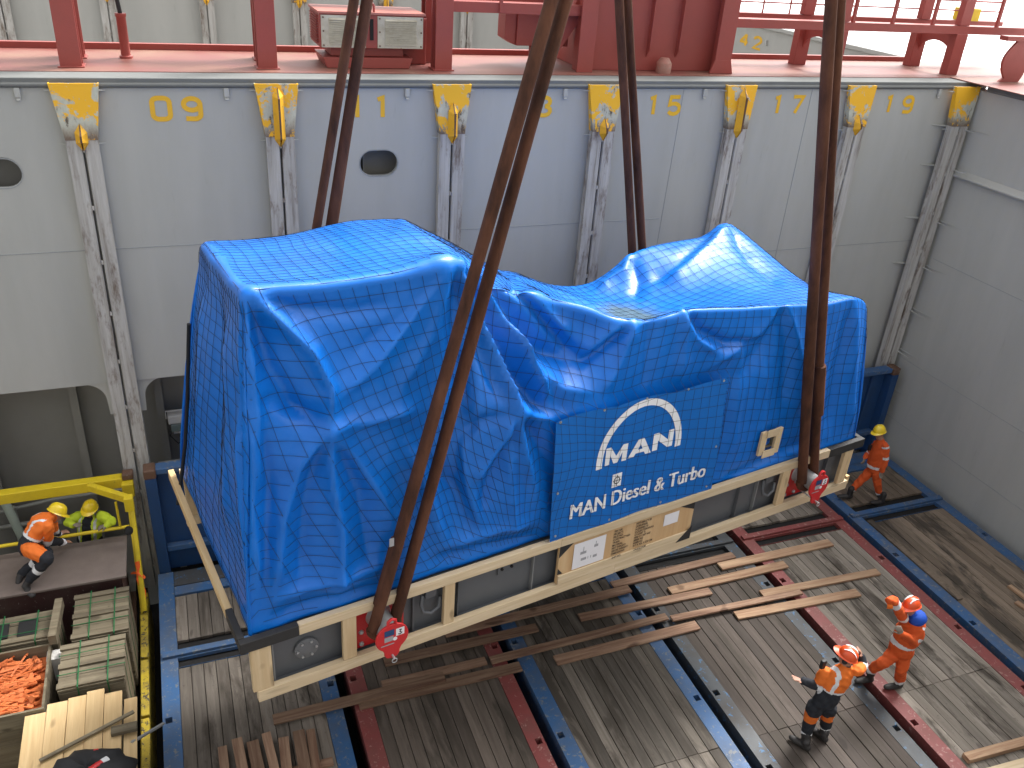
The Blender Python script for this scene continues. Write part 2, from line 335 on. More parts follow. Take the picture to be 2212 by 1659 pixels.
# stroke digits on a 0..0.62 x 0..1 cell
def arc(cx, cy, rx, ry, a0, a1, n=8): return [(cx + rx * math.cos(R_(a0 + (a1 - a0) * i / n)), cy + ry * math.sin(R_(a0 + (a1 - a0) * i / n))) for i in range(n + 1)]
DIG = {'0': [arc(.22, .22, .22, .22, 180, 270) + arc(.40, .22, .22, .22, 270, 360) + arc(.40, .78, .22, .22, 0, 90) + arc(.22, .78, .22, .22, 90, 180) + [(0, .22)]],
       '1': [[(.10, .90), (.31, 1.0), (.31, 0)]],
       '2': [arc(.31, .72, .29, .28, 170, -30) + [(.02, .0), (.62, 0)]],
       '3': [arc(.30, .75, .28, .25, 160, -80), arc(.30, .26, .31, .26, 80, -160)],
       '4': [[(.45, 0), (.45, 1.0)], [(.45, .97), (.0, .30)], [(-.04, .30), (.62, .30)]],
       '5': [[(.58, 1.0), (.10, 1.0), (.05, .55)] + arc(.30, .32, .31, .31, 110, -150)],
       '7': [[(.0, 1.0), (.60, 1.0), (.22, 0)]],
       '9': [arc(.31, .70, .30, .28, -20, 340, 16), [(.61, .70), (.61, .26)] + arc(.38, .23, .23, .23, 0, -90) + [(.06, .02)]]}
def ribbon(mb, pts, w, to3):
    P = [np.array(p, float) for p in pts]; L = []; Rr = []
    for i, p in enumerate(P):
        a = P[i] - P[i - 1] if i else P[1] - P[0]; b = P[i + 1] - P[i] if i < len(P) - 1 else P[-1] - P[-2]
        a = a / (np.linalg.norm(a) + 1e-9); b = b / (np.linalg.norm(b) + 1e-9); t = a + b; t /= np.linalg.norm(t) + 1e-9
        k = min(1 / max(0.35, abs(t @ a)), 1.6); nn = np.array([-t[1], t[0]]) * w / 2 * k; L.append(p + nn); Rr.append(p - nn)
    n = len(P); mb.add([to3(*q) for q in L] + [to3(*q) for q in Rr], [(i, i + 1, n + i + 1, n + i) for i in range(n - 1)])
def number(parent, text, x0, x1, z0, z1, to3, mat, off=(0, -1, 0)):
    hh = z1 - z0
    dw = 0.62 * hh * 1.28
    for i, ch in enumerate(text):
        xx = x0 + (x1 - x0 - dw) * i / max(1, len(text) - 1)
        mb = MB()
        for q_, st in enumerate(DIG[ch]): ribbon(mb, [(xx + a * hh * 1.28, z0 + b * hh) for a, b in st], 0.235 * hh, lambda a, b, e=q_ * 0.0015: tuple(np.array(to3(a, b)) + np.array(off) * e))
        mb.build('painted_digit', mat, parent)

# ------------------------------------------------------------ setting: pale ground for outdoor glare, hold floor
mb = MB(); mb.box(-900, 1500, -900, 3000, -6.2, -6.0)
tag(mb.build('glare_ground', M_glare), kind='structure')
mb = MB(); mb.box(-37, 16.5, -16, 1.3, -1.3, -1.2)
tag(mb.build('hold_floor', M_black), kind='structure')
mb = MB(); mb.box(-9, 16.2, 2.35, 15.2, -1.3, -1.2)
tag(mb.build('next_hold_floor', M_wall_dark), kind='structure')

# ------------------------------------------------------------ bulkhead across the hold
bh = empty('bulkhead', (4.7, 0, -1.2)); tag(bh, 'grey painted steel bulkhead with yellow cell numbers and oval openings', 'bulkhead')
XL, XR, ZB = -36.0, 15.55, 3.303
me = plate_with_holes([(XL, ZB), (8.9, ZB), (8.9, -1.2), (XR, -1.2), (XR, 7.62), (XL, 7.62)], [oval(3.96, 6.525, 0.58, 0.39), oval(-1.08, 6.54, 0.58, 0.39)], 0.0, 0.018, lambda a, b, y: (a, y, b))
me.materials.append(M_wall); link('face_plate', me, bh)
for cx in (3.96, -1.08):
    mb = MB(); o1 = oval(cx, 6.525, 0.60, 0.41); o2 = oval(cx, 6.525, 0.57, 0.38); n = len(o1)
    vs = [(a, -0.006, b) for a, b in o1] + [(a, -0.006, b) for a, b in o2] + [(a, 0.07, b) for a, b in o2]
    mb.add(vs, [(i, (i + 1) % n, n + (i + 1) % n, n + i) for i in range(n)] + [(n + i, n + (i + 1) % n, 2 * n + (i + 1) % n, 2 * n + i) for i in range(n)])
    mb.build('opening_rim', M_weld, bh)
mb = MB(); mb.box(XL, XR, 0.40, 0.42, ZB, 7.65); mb.box(XL, XR, 0.02, 1.14, ZB, ZB + 0.02)
for x in np.arange(-6.3, 15, 1.26):
    mb.box(x, x + 0.02, 0.30, 0.398, ZB + 0.03, 7.6)
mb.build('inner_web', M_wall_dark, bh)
mb = MB()
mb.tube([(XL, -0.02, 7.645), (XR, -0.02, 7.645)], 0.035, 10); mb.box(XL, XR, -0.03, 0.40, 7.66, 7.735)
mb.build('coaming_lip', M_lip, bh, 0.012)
mb = MB()
for (x0, z0), (x1, z1) in [((XL, 5.416), (8.93, 5.416)), ((8.93, 4.66), (15.4, 4.66))]: mb.tube([(x0, -0.001, z0), (x1, -0.001, z1)], 0.007, 6)
mb.tube([(8.93, -0.001, ZB), (9.03, -0.001, 7.6)], 0.006, 6); mb.tube([(11.6, -0.001, ZB), (11.6, -0.001, 7.6)], 0.006, 6)
mb.build('weld_seam', M_weld, bh)
for k in range(-2, 6):
    x = k * PITCH + 1.86; mb = MB(); mb.box(x - 0.035, x + 0.035, -0.05, 0, 7.49, 7.61); mb.bar((x, -0.02, 7.49), (x, -0.045, 7.45), 0.05, 0.02)
    mb.build('lifting_lug', M_wall, bh, 0.008)
for t, x0, x1 in [('09', 0.90, 1.51), ('11', 3.54, 4.13), ('13', 6.10, 6.68), ('15', 8.40, 9.00), ('17', 10.84, 11.46), ('19', 13.28, 13.92)]:
    number(bh, t, x0, x1, 7.20, 7.475, lambda a, b: (a, -0.005, b), M_yellow_n)
# recess under the bulkhead
rc = empty('bulkhead_recess', (4.7, 1.2, -1.2)); tag(rc, 'dark stiffened lower wall in the recess beneath the grey bulkhead', 'wall')
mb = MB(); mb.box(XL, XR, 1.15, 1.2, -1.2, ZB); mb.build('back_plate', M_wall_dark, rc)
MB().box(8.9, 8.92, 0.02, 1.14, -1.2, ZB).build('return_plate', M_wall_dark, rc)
for x in (-5.2, -4.0, -2.2, -0.85, 0.42, 1.7, 3.0):
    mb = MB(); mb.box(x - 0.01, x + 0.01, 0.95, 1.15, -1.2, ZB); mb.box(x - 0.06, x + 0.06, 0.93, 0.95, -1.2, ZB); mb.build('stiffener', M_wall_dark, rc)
def knee(x, sgn):
    pts = [(0, 0), (sgn * 0.40, 0)] + [(sgn * (0.40 - 0.30 * math.sin(R_(a))), -0.30 * (1 - math.cos(R_(a)))) for a in range(10, 91, 10)] + [(sgn * 0.09, -0.55), (0, -0.55)]
    return [(x + a, ZB - 0.004 + b) for a, b in pts]
for k in range(-2, 4):
    x = k * PITCH; mb = MB(); mb.box(x - 0.17, x + 0.17, 0.06, 0.45, -1.2, ZB)
    for s in (-1, 1): mb.prism(knee(x + s * 0.17, s), (0, 0.025, 0), (1, 0, 0), (0, 0, 1), -0.02)
    mb.build('guide_column', M_wall, rc)
mb = MB(); mb.tube([(-2.4, 0.75, 0.72), (-1.4, 0.75, 0.85), (0.2, 0.75, 0.85)], 0.03, 8); mb.tube([(-3.4, 0.6, 0.52), (-1.35, 0.6, 0.55)], 0.04, 8)
mb.tube([(-1.35, 0.55, 0.50), (-1.35, 0.55, 0.72)], 0.05, 8); mb.tube([(-2.0, 0.6, 0.9), (-2.0, 0.6, -1.2)], 0.05, 8)
tag(mb.build('pipe_run', M_pipe), 'pale grey pipes running along the dark recess behind the yellow frame', 'pipe')
mb = MB(); mb.tube([(-2.02, 0.3, 1.25), (-1.75, 0.25, -0.4), (-1.6, 0.25, -1.2)], 0.07, 10)
tag(mb.build('ladder_pole', plain('pale green pole', (0.40, 0.46, 0.40), 0.5)), 'pale green pole leaning in the recess by the rail', 'pole')
fl = empty('floodlight', tuple(at(378, 930, 1, 0.7))); tag(fl, 'white floodlight hanging on a grey rail beside the blue end wall', 'floodlight')
p = at(385, 898, 1, 0.72)
mb = MB(); mb.box(p[0] - 0.17, p[0] + 0.25, 0.60, 0.80, p[2] - 0.10, p[2] + 0.08); mb.build('housing', M_lamp, fl, 0.03)
mb = MB(); mb.bar((p[0] - 0.13, 0.56, p[2] - 0.13), (p[0] + 0.22, 0.56, p[2] - 0.13), 0.03, 0.14); mb.build('lens', M_lampglass, fl, 0.01)
mb = MB(); mb.tube([(p[0] - 0.19, 0.7, p[2] - 0.02), (p[0] - 0.19, 0.7, p[2] + 0.12), (p[0] + 0.27, 0.7, p[2] + 0.12), (p[0] + 0.27, 0.7, p[2] - 0.02)], 0.014, 6)
mb.tube([(p[0] - 0.1, 0.66, p[2] - 0.28), (p[0] + 0.2, 0.66, p[2] - 0.28)], 0.025, 8); mb.build('bracket', M_lamp, fl)
mb = MB(); mb.tube([(p[0] - 0.1, 0.62, p[2] - 0.1), (p[0] - 0.16, 0.6, p[2] - 0.3), (p[0] - 0.05, 0.58, p[2] - 0.45), (p[0] + 0.08, 0.6, p[2] - 0.4), (p[0] + 0.1, 0.62, p[2] - 0.2)], 0.012, 6); mb.build('cable', M_cable, fl)
mb = MB()
for z in (1.35, 1.02): mb.tube([(0.27, 0.65, z), (1.6, 0.65, z)], 0.022, 8)
for x in (0.30, 0.46, 0.75): mb.tube([(x, 0.65, 1.0), (x, 0.65, 1.37)], 0.016, 6)
for z in (1.12, 1.25): mb.tube([(0.30, 0.65, z), (0.46, 0.65, z)], 0.012, 6)
tag(mb.build('guard_rail', M_pipe), 'grey pipe guard rail in the recess under the floodlight', 'railing')

# ------------------------------------------------------------ cell guides
def make_guide(kind, zbot=-0.6, label=''):
    g = empty('cell_guide'); zt = 7.68; zf = 6.98
    for s in (-1, 1):
        mb = MB(); xa, xb = (s * 0.022, s * 0.195)
        mb.box(min(xa, xb), max(xa, xb), -0.145, -0.125, zbot, zf); mb.box(s * 0.022 - 0.008, s * 0.022 + 0.008, -0.125, 0, zbot, zf)
        mb.box(s * 0.180 - 0.006, s * 0.180 + 0.006, -0.125, 0, zbot, zf)
        mb.build('guide_flange', M_steel_w, g, local=True)
    mb = MB()
    for z in np.arange(zbot + 0.4, zf, 0.78): mb.box(-0.014, 0.014, -0.14, -0.12, z, z + 0.06)
    mb.build('spacer', M_steel_w, g, local=True)
    mb = MB(); wt, wb = 0.295, 0.195
    mb.add([(-wb, -0.15, zf), (wb, -0.15, zf), (wt, -0.075, zt), (-wt, -0.075, zt), (-wb, -0.13, zf), (wb, -0.13, zf), (wt, -0.055, zt), (-wt, -0.055, zt)],
           [(0, 1, 2, 3), (4, 7, 6, 5), (0, 4, 5, 1), (1, 5, 6, 2), (2, 6, 7, 3), (3, 7, 4, 0)])
    for s in (-1, 1):
        mb.add([(s * wb, -0.13, zf), (s * wt, -0.056, zt), (s * wt, 0, zt), (s * wb, 0, zf), (s * (wb - .015), -0.13, zf), (s * (wt - .015), -0.056, zt), (s * (wt - .015), 0, zt), (s * (wb - .015), 0, zf)],
               [(0, 1, 2, 3), (4, 7, 6, 5), (0, 4, 5, 1), (1, 5, 6, 2), (2, 6, 7, 3), (3, 7, 4, 0)])
    mb.build('entry_plate', M_yellow_w, g, local=True)
    ztip = {'low': 7.18, 'mid': 7.42, 'tall': 7.64, 'plain': None}[kind]
    if ztip:
        z0 = zf - 0.14; mb = MB()
        for s in (-1, 1):
            A = [(s * 0.005, -0.145, z0), (s * 0.075, -0.15, z0 + 0.10), (s * 0.075, -0.14, ztip - 0.10), (s * 0.005, -0.12, ztip)]
            B = [(s * 0.008, -0.165, z0), (s * 0.012, -0.265, z0 + 0.14), (s * 0.012, -0.24, ztip - 0.13), (s * 0.008, -0.15, ztip)]
            mb.add(A + B, [(0, 1, 2, 3), (4, 7, 6, 5), (0, 4, 5, 1), (1, 5, 6, 2), (2, 6, 7, 3), (3, 7, 4, 0)])
        mb.build('guide_tip', M_yellow_tip, g, local=True)
        mb = MB(); mb.box(-0.012, 0.012, -0.272, -0.13, z0 + 0.13, ztip - 0.12); mb.add([(-0.012, -0.13, ztip - 0.12), (0.012, -0.13, ztip - 0.12), (0.012, -0.25, ztip - 0.12), (-0.012, -0.25, ztip - 0.12), (0, -0.13, ztip + 0.02)], [(0, 1, 4), (1, 2, 4), (2, 3, 4), (3, 0, 4), (0, 3, 2, 1)])
        mb.build('tip_edge', M_rust, g, local=True)
    for z, d in ((7.58, 0.36), (6.9, 0.27)):
        for s in (-1, 1):
            mb = MB(); w0 = 0.16 if z < 7 else 0.26
            mb.prism([(s * (w0 - .04), -0.07), (s * d, -0.01), (s * d, 0), (s * (w0 - .04), 0)], (0, 0, z), (1, 0, 0), (0, 1, 0), 0.012); mb.build('bracket', M_wall, g, local=True)
    return g
kinds = ['low', 'tall', 'mid', 'low', 'tall', 'low', 'plain']
desc = {'low': 'worn steel cell guide with short yellow nose', 'mid': 'worn steel cell guide with medium yellow nose', 'tall': 'worn steel cell guide with tall yellow nose', 'plain': 'worn steel cell guide with plain yellow top'}
where = ['between the oval opening and the painted nine', 'between the painted nine and eleven', 'between the painted eleven and thirteen', 'between the painted thirteen and fifteen', 'between the painted fifteen and seventeen', 'between the painted seventeen and nineteen', 'in the corner beside the painted nineteen']
proto = {k: make_guide(k) for k in ('low', 'mid', 'tall', 'plain')}; used = set()
def place_guide(kind, loc, label, group):
    o = proto[kind] if kind not in used else copy_tree(proto[kind]); used.add(kind)
    o.location = loc; tag(o, label, 'cell guide', group); return o
for k in range(7):
    g = place_guide(kinds[k], (k * PITCH - (0.16 if k == 6 else 0), -0.04 if k < 6 else -0.12, 0), desc[kinds[k]] + ' ' + where[k], 'cell guides on the bulkhead')
for k, kd in zip(range(-1, 5), ('low', 'tall', 'low', 'mid', 'tall', 'low')):
    place_guide(kd, (k * PITCH - 0.05, 14.66, 0.27), 'cell guide with yellow tip on the far wall of the next hold', 'cell guides in the next hold')

# ------------------------------------------------------------ side wall of the hold
XS = 15.28
sw = empty('side_wall', (XS, -6, -1.2)); tag(sw, 'plain grey longitudinal side wall of the hold at the right', 'wall')
mb = MB(); mb.box(XS, XS + 0.25, -16, 0.0, -1.2, 7.62); mb.build('wall_plate', M_wall, sw)
mb = MB(); mb.prism([(0, 0), (-0.10, 0.0), (-0.12, 0.03), (-0.12, 0.05), (0, 0.14)], (XS, 0.0, 6.02), (1, 0, 0), (0, 0, 1), (0, -16, 0)); mb.build('stringer_ledge', M_wall, sw, 0.01)
mb = MB()
for z in (4.35, 2.1, 0.72): mb.tube([(XS, -16, z), (XS, -0.3, z)], 0.006, 6)
mb.build('weld_seam', M_weld, sw)
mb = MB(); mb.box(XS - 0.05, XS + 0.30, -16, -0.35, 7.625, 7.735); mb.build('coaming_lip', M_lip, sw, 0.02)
for z in (6.9, 6.15, 5.1, 4.15, 3.2, 2.25, 1.35):
    mb = MB(); q = [(0, 0), (0.17, 0), (0.17, -0.62)] + [(0.17 - 0.17 * math.cos(R_(a)), -0.62 * (1 - math.sin(R_(a)))) for a in range(80, 0, -12)]
    mb.prism(q, (XS - 0.17, -0.1, z), (1, 0, 0), (0, 1, 0), 0.014); mb.build('bracket', M_wall, sw)
    if z > 4:
        mb = MB(); mb.prism([(0, 0), (-0.30, 0), (0, -0.12)], (14.82, 0, z + 0.05), (1, 0, 0), (0, 1, 0), 0.014); mb.build('bracket', M_wall, sw)

nw = empty('near_bulkhead', (-10, -13.2, -1.2)); tag(nw, 'grey bulkhead closing the hold opposite the numbered one', 'bulkhead')
MB().box(-36, 15.25, -13.6, -13.4, -1.2, 7.6).build('face_plate', M_wall, nw)
pw_ = empty('port_wall', (-36.2, -6, -1.2)); tag(pw_, 'grey far side wall closing the other end of the hold', 'wall')
MB().box(-36.4, -36.05, -13.4, 0, -1.2, 7.6).build('wall_plate', M_wall, pw_)
# ------------------------------------------------------------ next hold beyond the cross deck
nb = empty('next_hold_bulkhead', (4, 14.75, -1.2)); tag(nb, 'pale grey far bulkhead of the next hold behind the red deck', 'bulkhead')
mb = MB(); mb.box(-12, 15.9, 14.75, 14.95, -1.2, 8.0); mb.build('face_plate', M_wall, nb)
mb = MB(); mb.tube([(-12, 14.74, 5.3), (15.9, 14.74, 5.3)], 0.02, 6); mb.box(-12, 15.9, 14.65, 15.3, 8.0, 8.1); mb.build('coaming_lip', M_wall, nb)
ns = empty('next_hold_side_wall', (15.8, 8, -1.2)); tag(ns, 'grey side wall of the next hold painted with the number 42', 'wall')
mb = MB(); mb.box(15.75, 15.95, 2.4, 14.7, -1.2, 7.72); mb.build('wall_plate', M_wall, ns)
mb = MB(); mb.box(15.68, 16.1, 2.4, 14.7, 7.73, 7.83); mb.build('coaming_lip', M_wall, ns, 0.02)
number(ns, '42', 0.0, 0.62, 7.22, 7.50, lambda a, b: (15.744, 8.35 - a * 1.5, b), M_yellow_n, (-1, 0, 0))
mb = MB(); mb.box(15.70, 15.75, 7.15, 7.22, 7.35, 7.48); mb.build('lifting_lug', M_wall, ns)

# ------------------------------------------------------------ cross deck and its red superstructure
mb = MB(); mb.box(-36, 17.6, 0.40, 2.28, 7.70, 7.742); mb.box(15.05, 17.6, -16, 0.395, 7.74, 7.755)
tag(mb.build('cross_deck', M_deck), kind='structure')
mb = MB(); mb.box(-7, 15.68, 2.28, 2.38, 7.66, 7.83)
tag(mb.build('deck_edge_bar', M_red), 'dark red raised bar along the rear edge of the deck', 'edge bar')
def column(x, y, z0, z1, w=0.27, d=0.26, name='support_column', tilt=0, label='', group='red columns on the cross deck'):
    c = empty(name, (x, y, z0)); tag(c, label, 'column', group)
    mb = MB(); mb.box(x - w / 2, x + w / 2, y - d / 2, y - d / 2 + 0.03, z0, z1); mb.box(x - w / 2, x + w / 2, y + d / 2 - 0.03, y + d / 2, z0, z1); mb.build('flange', M_red, c, 0.006)
    mb = MB(); mb.box(x - 0.05, x + 0.05, y - d / 2 + 0.03, y + d / 2 - 0.03, z0, z1); mb.build('web', M_red, c)
    mb = MB(); mb.box(x - w / 2 - 0.03, x + w / 2 + 0.03, y - d / 2 - 0.03, y + d / 2 + 0.03, z0, z0 + 0.018); mb.build('base_weld', M_red, c, 0.006)
    return c
ZD = 7.742; lab = 'red steel support column standing on the cross deck'
for i, x in enumerate((-0.05, 2.51, 5.13)):
    column(x, 0.80, ZD, 9.9, label=['red front column next to the red hose stand', 'red front column between the hose stand and the louvred fan box', 'red front column between the fan box and the hanging box'][i])
    column(x + 0.02, 1.55, ZD, 9.9, 0.22, label=['slim red rear column directly beside the hose stand', 'slim red rear column behind the front column near the fan louvres', 'slim red rear column behind the motor side of the fan box'][i])
mb = MB(); mb.box(-7, 2.36, 1.42, 1.68, 8.72, 9.0); mb.box(2.66, 5.0, 1.42, 1.68, 8.72, 9.0)
tag(mb.build('longitudinal_beam', M_red), 'red horizontal beam spanning between the columns above the deck', 'beam')
mb = MB(); mb.box(5.27, 7.42, 0.72, 0.98, 8.58, 8.73); mb.box(5.27, 7.42, 1.2, 1.4, 8.62, 8.9); 
for x in (6.0, 6.8): mb.box(x, x + 0.05, 0.68, 0.72, 8.60, 9.2)
tag(mb.build('walkway_beam', M_red), 'red walkway beam between the fan box column and the big plated panel', 'beam')
hp = empty('hose_stand', (0.6, 1.5, ZD)); tag(hp, 'red pipe stub on the deck with a black hose rising from it', 'pipe')
mb = MB(); mb.lathe([(0.09, 0), (0.09, 0.03), (0.065, 0.04), (0.065, 0.55), (0.075, 0.56), (0.075, 0.60)], (0.62, 1.5, ZD), (0, 0, 1), 14); mb.build('pipe_stub', M_red, hp)
mb = MB(); mb.tube([(0.62, 1.5, ZD + 0.58), (0.60, 1.48, ZD + 0.8), (0.55, 1.45, ZD + 1.0), (0.50, 1.4, ZD + 1.6)], 0.03, 8); mb.build('hose', M_cable, hp)
# louvred fan box
fb = empty('fan_box', (4.0, 1.1, ZD)); tag(fb, 'red fan box with dirty cream louvred panels on a flared base', 'fan box')
y0, y1, x0, x1, z0, z1 = 0.78, 1.62, 3.28, 4.84, 8.03, 8.50
mb = MB(); mb.box(x0, x1, y0, y1, z0, z1); mb.build('casing', M_red, fb, 0.01)
mb = MB(); mb.box(x0 - 0.02, x1 + 0.02, y0 - 0.03, y1 + 0.03, z1, z1 + 0.03); mb.build('roof', painted('pale red roof', (0.42, 0.15, 0.12), dirtamt=0.2), fb)
for a, b in ((x0 + 0.02, 3.95), (4.13, x1 - 0.02)):
    pn = MB().box(a, b, y0 - 0.02, y0, z0 + 0.01, z1 - 0.02).build('louvre_panel', M_louvre, fb)
    for i in range(12):
        z = z0 + 0.06 + i * 0.030; MB().add([(a + 0.11, y0 - 0.021, z), (b - 0.10, y0 - 0.021, z), (b - 0.10, y0 - 0.021, z + 0.024), (a + 0.11, y0 - 0.021, z + 0.024), (a + 0.11, y0 - 0.048, z), (b - 0.10, y0 - 0.048, z)], [(0, 1, 5, 4), (4, 5, 2, 3), (0, 4, 3), (1, 2, 5)]).build('louvre_slat', M_louvre, pn)
    for xx in (a + 0.03, b - 0.03):
        for zz in (z0 + 0.04, (z0 + z1) / 2, z1 - 0.05): MB().lathe([(0.013, 0), (0.013, 0.012)], (xx, y0 - 0.02, zz), (0, -1, 0), 6).build('bolt', M_rust, pn)
for i in range(11):
    z = z0 + 0.05 + i * 0.036; MB().box(x0 - 0.03, x0, y0 + 0.12, y1 - 0.1, z, z + 0.018).build('side_slat', M_red, fb)
mb = MB(); mb.box(4.015, 4.065, y0 - 0.03, y0 - 0.001, z0 + 0.12, z1 - 0.06); mb.build('slot_strip', M_black, fb)
mb = MB(); mb.tube([(4.0, y0 + 0.05, z1 + 0.02)] + [(4.04 + 0.05 * math.cos(R_(a)), y0 + 0.05, z1 + 0.10 + 0.05 * math.sin(R_(a))) for a in range(180, -1, -20)] + [(4.09, y0 + 0.05, z1 + 0.02)], 0.018, 6); mb.build('lifting_eye', M_red, fb)
mb = MB(); mb.box(3.46, 4.56, 0.92, 1.5, 7.90, z0 - 0.002); mb.prism([(-0.62, 0.0), (0.62, 0.0), (0.68, 0.15), (-0.68, 0.15)], (4.0, 0.80, ZD + 0.003), (1, 0, 0), (0, 0, 1), (0, 0.8, 0)); mb.build('flared_base', M_red, fb, 0.008)
MB().box(4.62, 5.0, 1.2, 1.62, ZD, 8.42).build('motor_housing', M_red, fb, 0.02)
# hanging red box and big plated panel
hb = empty('hanging_box', (6.9, 1.3, 8.05)); tag(hb, 'red trapezoidal box hung under the walkway beam on a pipe', 'box')
mb = MB(); mb.prism([(6.49, 8.06), (7.40, 8.06), (7.40, 8.60), (6.49, 8.60)], (0, 1.15, 0), (1, 0, 0), (0, 0, 1), (0, 0.4, 0)); mb.prism([(6.30, 8.16), (6.488, 8.06), (6.488, 8.60), (6.30, 8.60)], (0, 1.2, 0), (1, 0, 0), (0, 0, 1), (0, 0.35, 0)); mb.build('casing', M_red, hb, 0.008)
mb = MB(); mb.lathe([(0.085, 0), (0.085, 0.02), (0.055, 0.03), (0.055, 0.34)], (6.85, 1.35, ZD), (0, 0, 1), 14); mb.build('pipe_leg', M_red, hb)
bp = empty('plated_panel', (8.8, 0.9, ZD)); tag(bp, 'large red plated housing with vertical stiffeners standing on the deck', 'housing')
MB().box(7.62, 10.28, 0.86, 2.1, ZD, 9.9).build('plating', M_red, bp, 0.01)
mb = MB(); mb.box(7.42, 7.58, 0.66, 0.96, ZD, 9.9); mb.box(7.36, 7.64, 0.62, 0.655, ZD, 9.9); mb.build('corner_post', M_red, bp, 0.006)
mb = MB(); mb.box(10.02, 10.16, 0.66, 0.855, ZD, 9.9); mb.box(9.93, 10.25, 0.60, 0.655, ZD + 0.22, 9.9); mb.prism([(9.93, 0), (10.25, 0), (10.32, -0.22), (9.86, -0.22)], (0, 0.60, ZD + 0.223), (1, 0, 0), (0, 0, 1), (0, 0.05, 0)); mb.build('corner_post', M_red, bp, 0.006)
for x in (8.25, 8.72, 9.28): MB().prism([(0, 0.22), (0, 2.2), (-0.12, 2.2), (-0.10, 0.36)], (x, 0.858, ZD), (0, 1, 0), (0, 0, 1), 0.02).build('stiffener', M_red, bp)
MB().prism([(0, 0), (0.62, 0.9), (0.62, 1.2), (0.5, 1.2), (-0.12, 0)], (6.98, 0.9, ZD + 0.05), (1, 0, 0), (0, 0, 1), (0, 0.05, 0)).build('diagonal_brace', M_red, bp)
mb = MB(); mb.lathe([(0.13, 0), (0.13, 0.16), (0.12, 0.17), (0.07, 0.24), (0.0, 0.245)], (8.98, 0.66, ZD), (0, 0, 1), 18)
tag(mb.build('vent_cap', painted('dirty red vent', (0.33, 0.12, 0.09), dirt=(0.25, 0.2, 0.16), dirtamt=0.8)), 'small conical red vent cap on the deck before the plated housing', 'vent')
# right-hand portal legs and side walkway
MB_r = MB(); MB_r.box(10.28, 17.5, 0.70, 0.95, 8.48, 8.62); MB_r.box(10.28, 17.5, 1.75, 1.95, 8.5, 8.62)
for x in (12.75, 13.65, 14.6, 16.2): MB_r.box(x, x + 0.05, 0.72, 0.78, 8.62, 9.3)
MB_r.tube([(10.3, 1.85, 8.98), (17.5, 1.85, 8.98)], 0.018, 6); MB_r.tube([(10.3, 1.85, 8.80), (17.5, 1.85, 8.80)], 0.015, 6)
for x in (11.0, 11.6, 12.2): MB_r.tube([(x, 1.85, 8.62), (x, 1.85, 9.3)], 0.018, 6)
tag(MB_r.build('side_walkway', M_red), 'red walkway girder with thin rails spanning the arched portal legs', 'walkway')
def portal(x, label):
    c = empty('portal_leg', (x, 1.25, ZD)); tag(c, label, 'portal leg', 'arched red portal legs')
    for y in (0.78, 1.78): 
        mb = MB(); mb.box(x - 0.14, x + 0.14, y - 0.09, y + 0.09, ZD, 8.478); mb.box(x - 0.12, x + 0.12, y - 0.07, y + 0.07, 8.625, 9.9); mb.build('leg', M_red, c, 0.008)
    pts = [(0.87, 8.478), (0.87, 8.05)] + [(1.28 - 0.41 * math.cos(R_(a)), 8.05 + 0.25 * math.sin(R_(a))) for a in range(0, 181, 15)] + [(1.69, 8.05), (1.69, 8.478)]
    MB().prism([(a, b) for a, b in pts], (x - 0.02, 0, 0), (0, 1, 0), (0, 0, 1), 0.04).build('arch_plate', M_red, c)
    return c
portal(12.55, 'red portal leg with arched opening above the painted seventeen'); portal(15.38, 'red portal leg with arched opening above the corner of the hold')
cb = empty('curved_bracket', (16.3, 0.2, 7.76)); tag(cb, 'red curved plate bracket with a small arch at the side deck', 'bracket')
pts = [(0, 0)] + [(0.18 - 0.22 * math.sin(R_(a * 1.8)), 0.72 * a / 100) for a in range(10, 101, 10)] + [(1.6, 0.72), (1.6, 0.0), (1.15, 0.0)] + [(0.85 - 0.30 * math.cos(R_(180 - a)), 0.02 + 0.40 * math.sin(R_(a))) for a in range(15, 166, 15)] + [(0.5, 0.0)]
MB().prism(pts, (15.75, -0.1, 7.757), (1, 0, 0), (0, 0, 1), (0, 0.05, 0)).build('web_plate', M_red, cb)
MB().box(15.6, 17.5, -0.15, 0.05, 8.48, 8.56).build('top_flange', M_red, cb)
mb = MB(); mb.box(16.35, 16.75, 1.70, 2.0, 8.622, 8.85)
tag(mb.build('equipment_box', M_ygear), 'small yellow box on the walkway at the upper right', 'box')
# ------------------------------------------------------------ flat racks with timber decks
YN = -12.3; G = 0.085; RW = 0.235
paints = [M_rblue, M_rred, M_rblue, M_rgrey, M_rred, M_rblue]
woods = ['grey', 'brown', 'mixed', 'dark', 'pale', 'tan']
rack_lab = ['blue flat rack with grey deck boards beside the yellow bin', 'red flat rack with dark brown boards next to the leftmost blue rack', 'blue flat rack between the dark red rack and the worn grey rack',
            'worn grey blue flat rack under the gesturing worker', 'red flat rack with pale boards under the worker in orange overalls', 'blue flat rack against the grey side wall']
NPL = 11; inner0, inner1 = G + RW, PITCH - G - RW; pw = (inner1 - inner0) / NPL
def plank_mesh(L, w, t, mat, name='plank'):
    mb = MB(); b = 0.004
    mb.add([(-w / 2, 0, -t), (w / 2, 0, -t), (w / 2, L, -t), (-w / 2, L, -t), (-w / 2, 0, -b), (w / 2, 0, -b), (w / 2, L, -b), (-w / 2, L, -b), (-w / 2 + b, b, 0), (w / 2 - b, b, 0), (w / 2 - b, L - b, 0), (-w / 2 + b, L - b, 0)],
           [(3, 2, 1, 0), (0, 1, 5, 4), (1, 2, 6, 5), (2, 3, 7, 6), (3, 0, 4, 7), (4, 5, 9, 8), (5, 6, 10, 9), (6, 7, 11, 10), (7, 4, 8, 11), (8, 9, 10, 11)])
    return mb.mesh(name, mat)
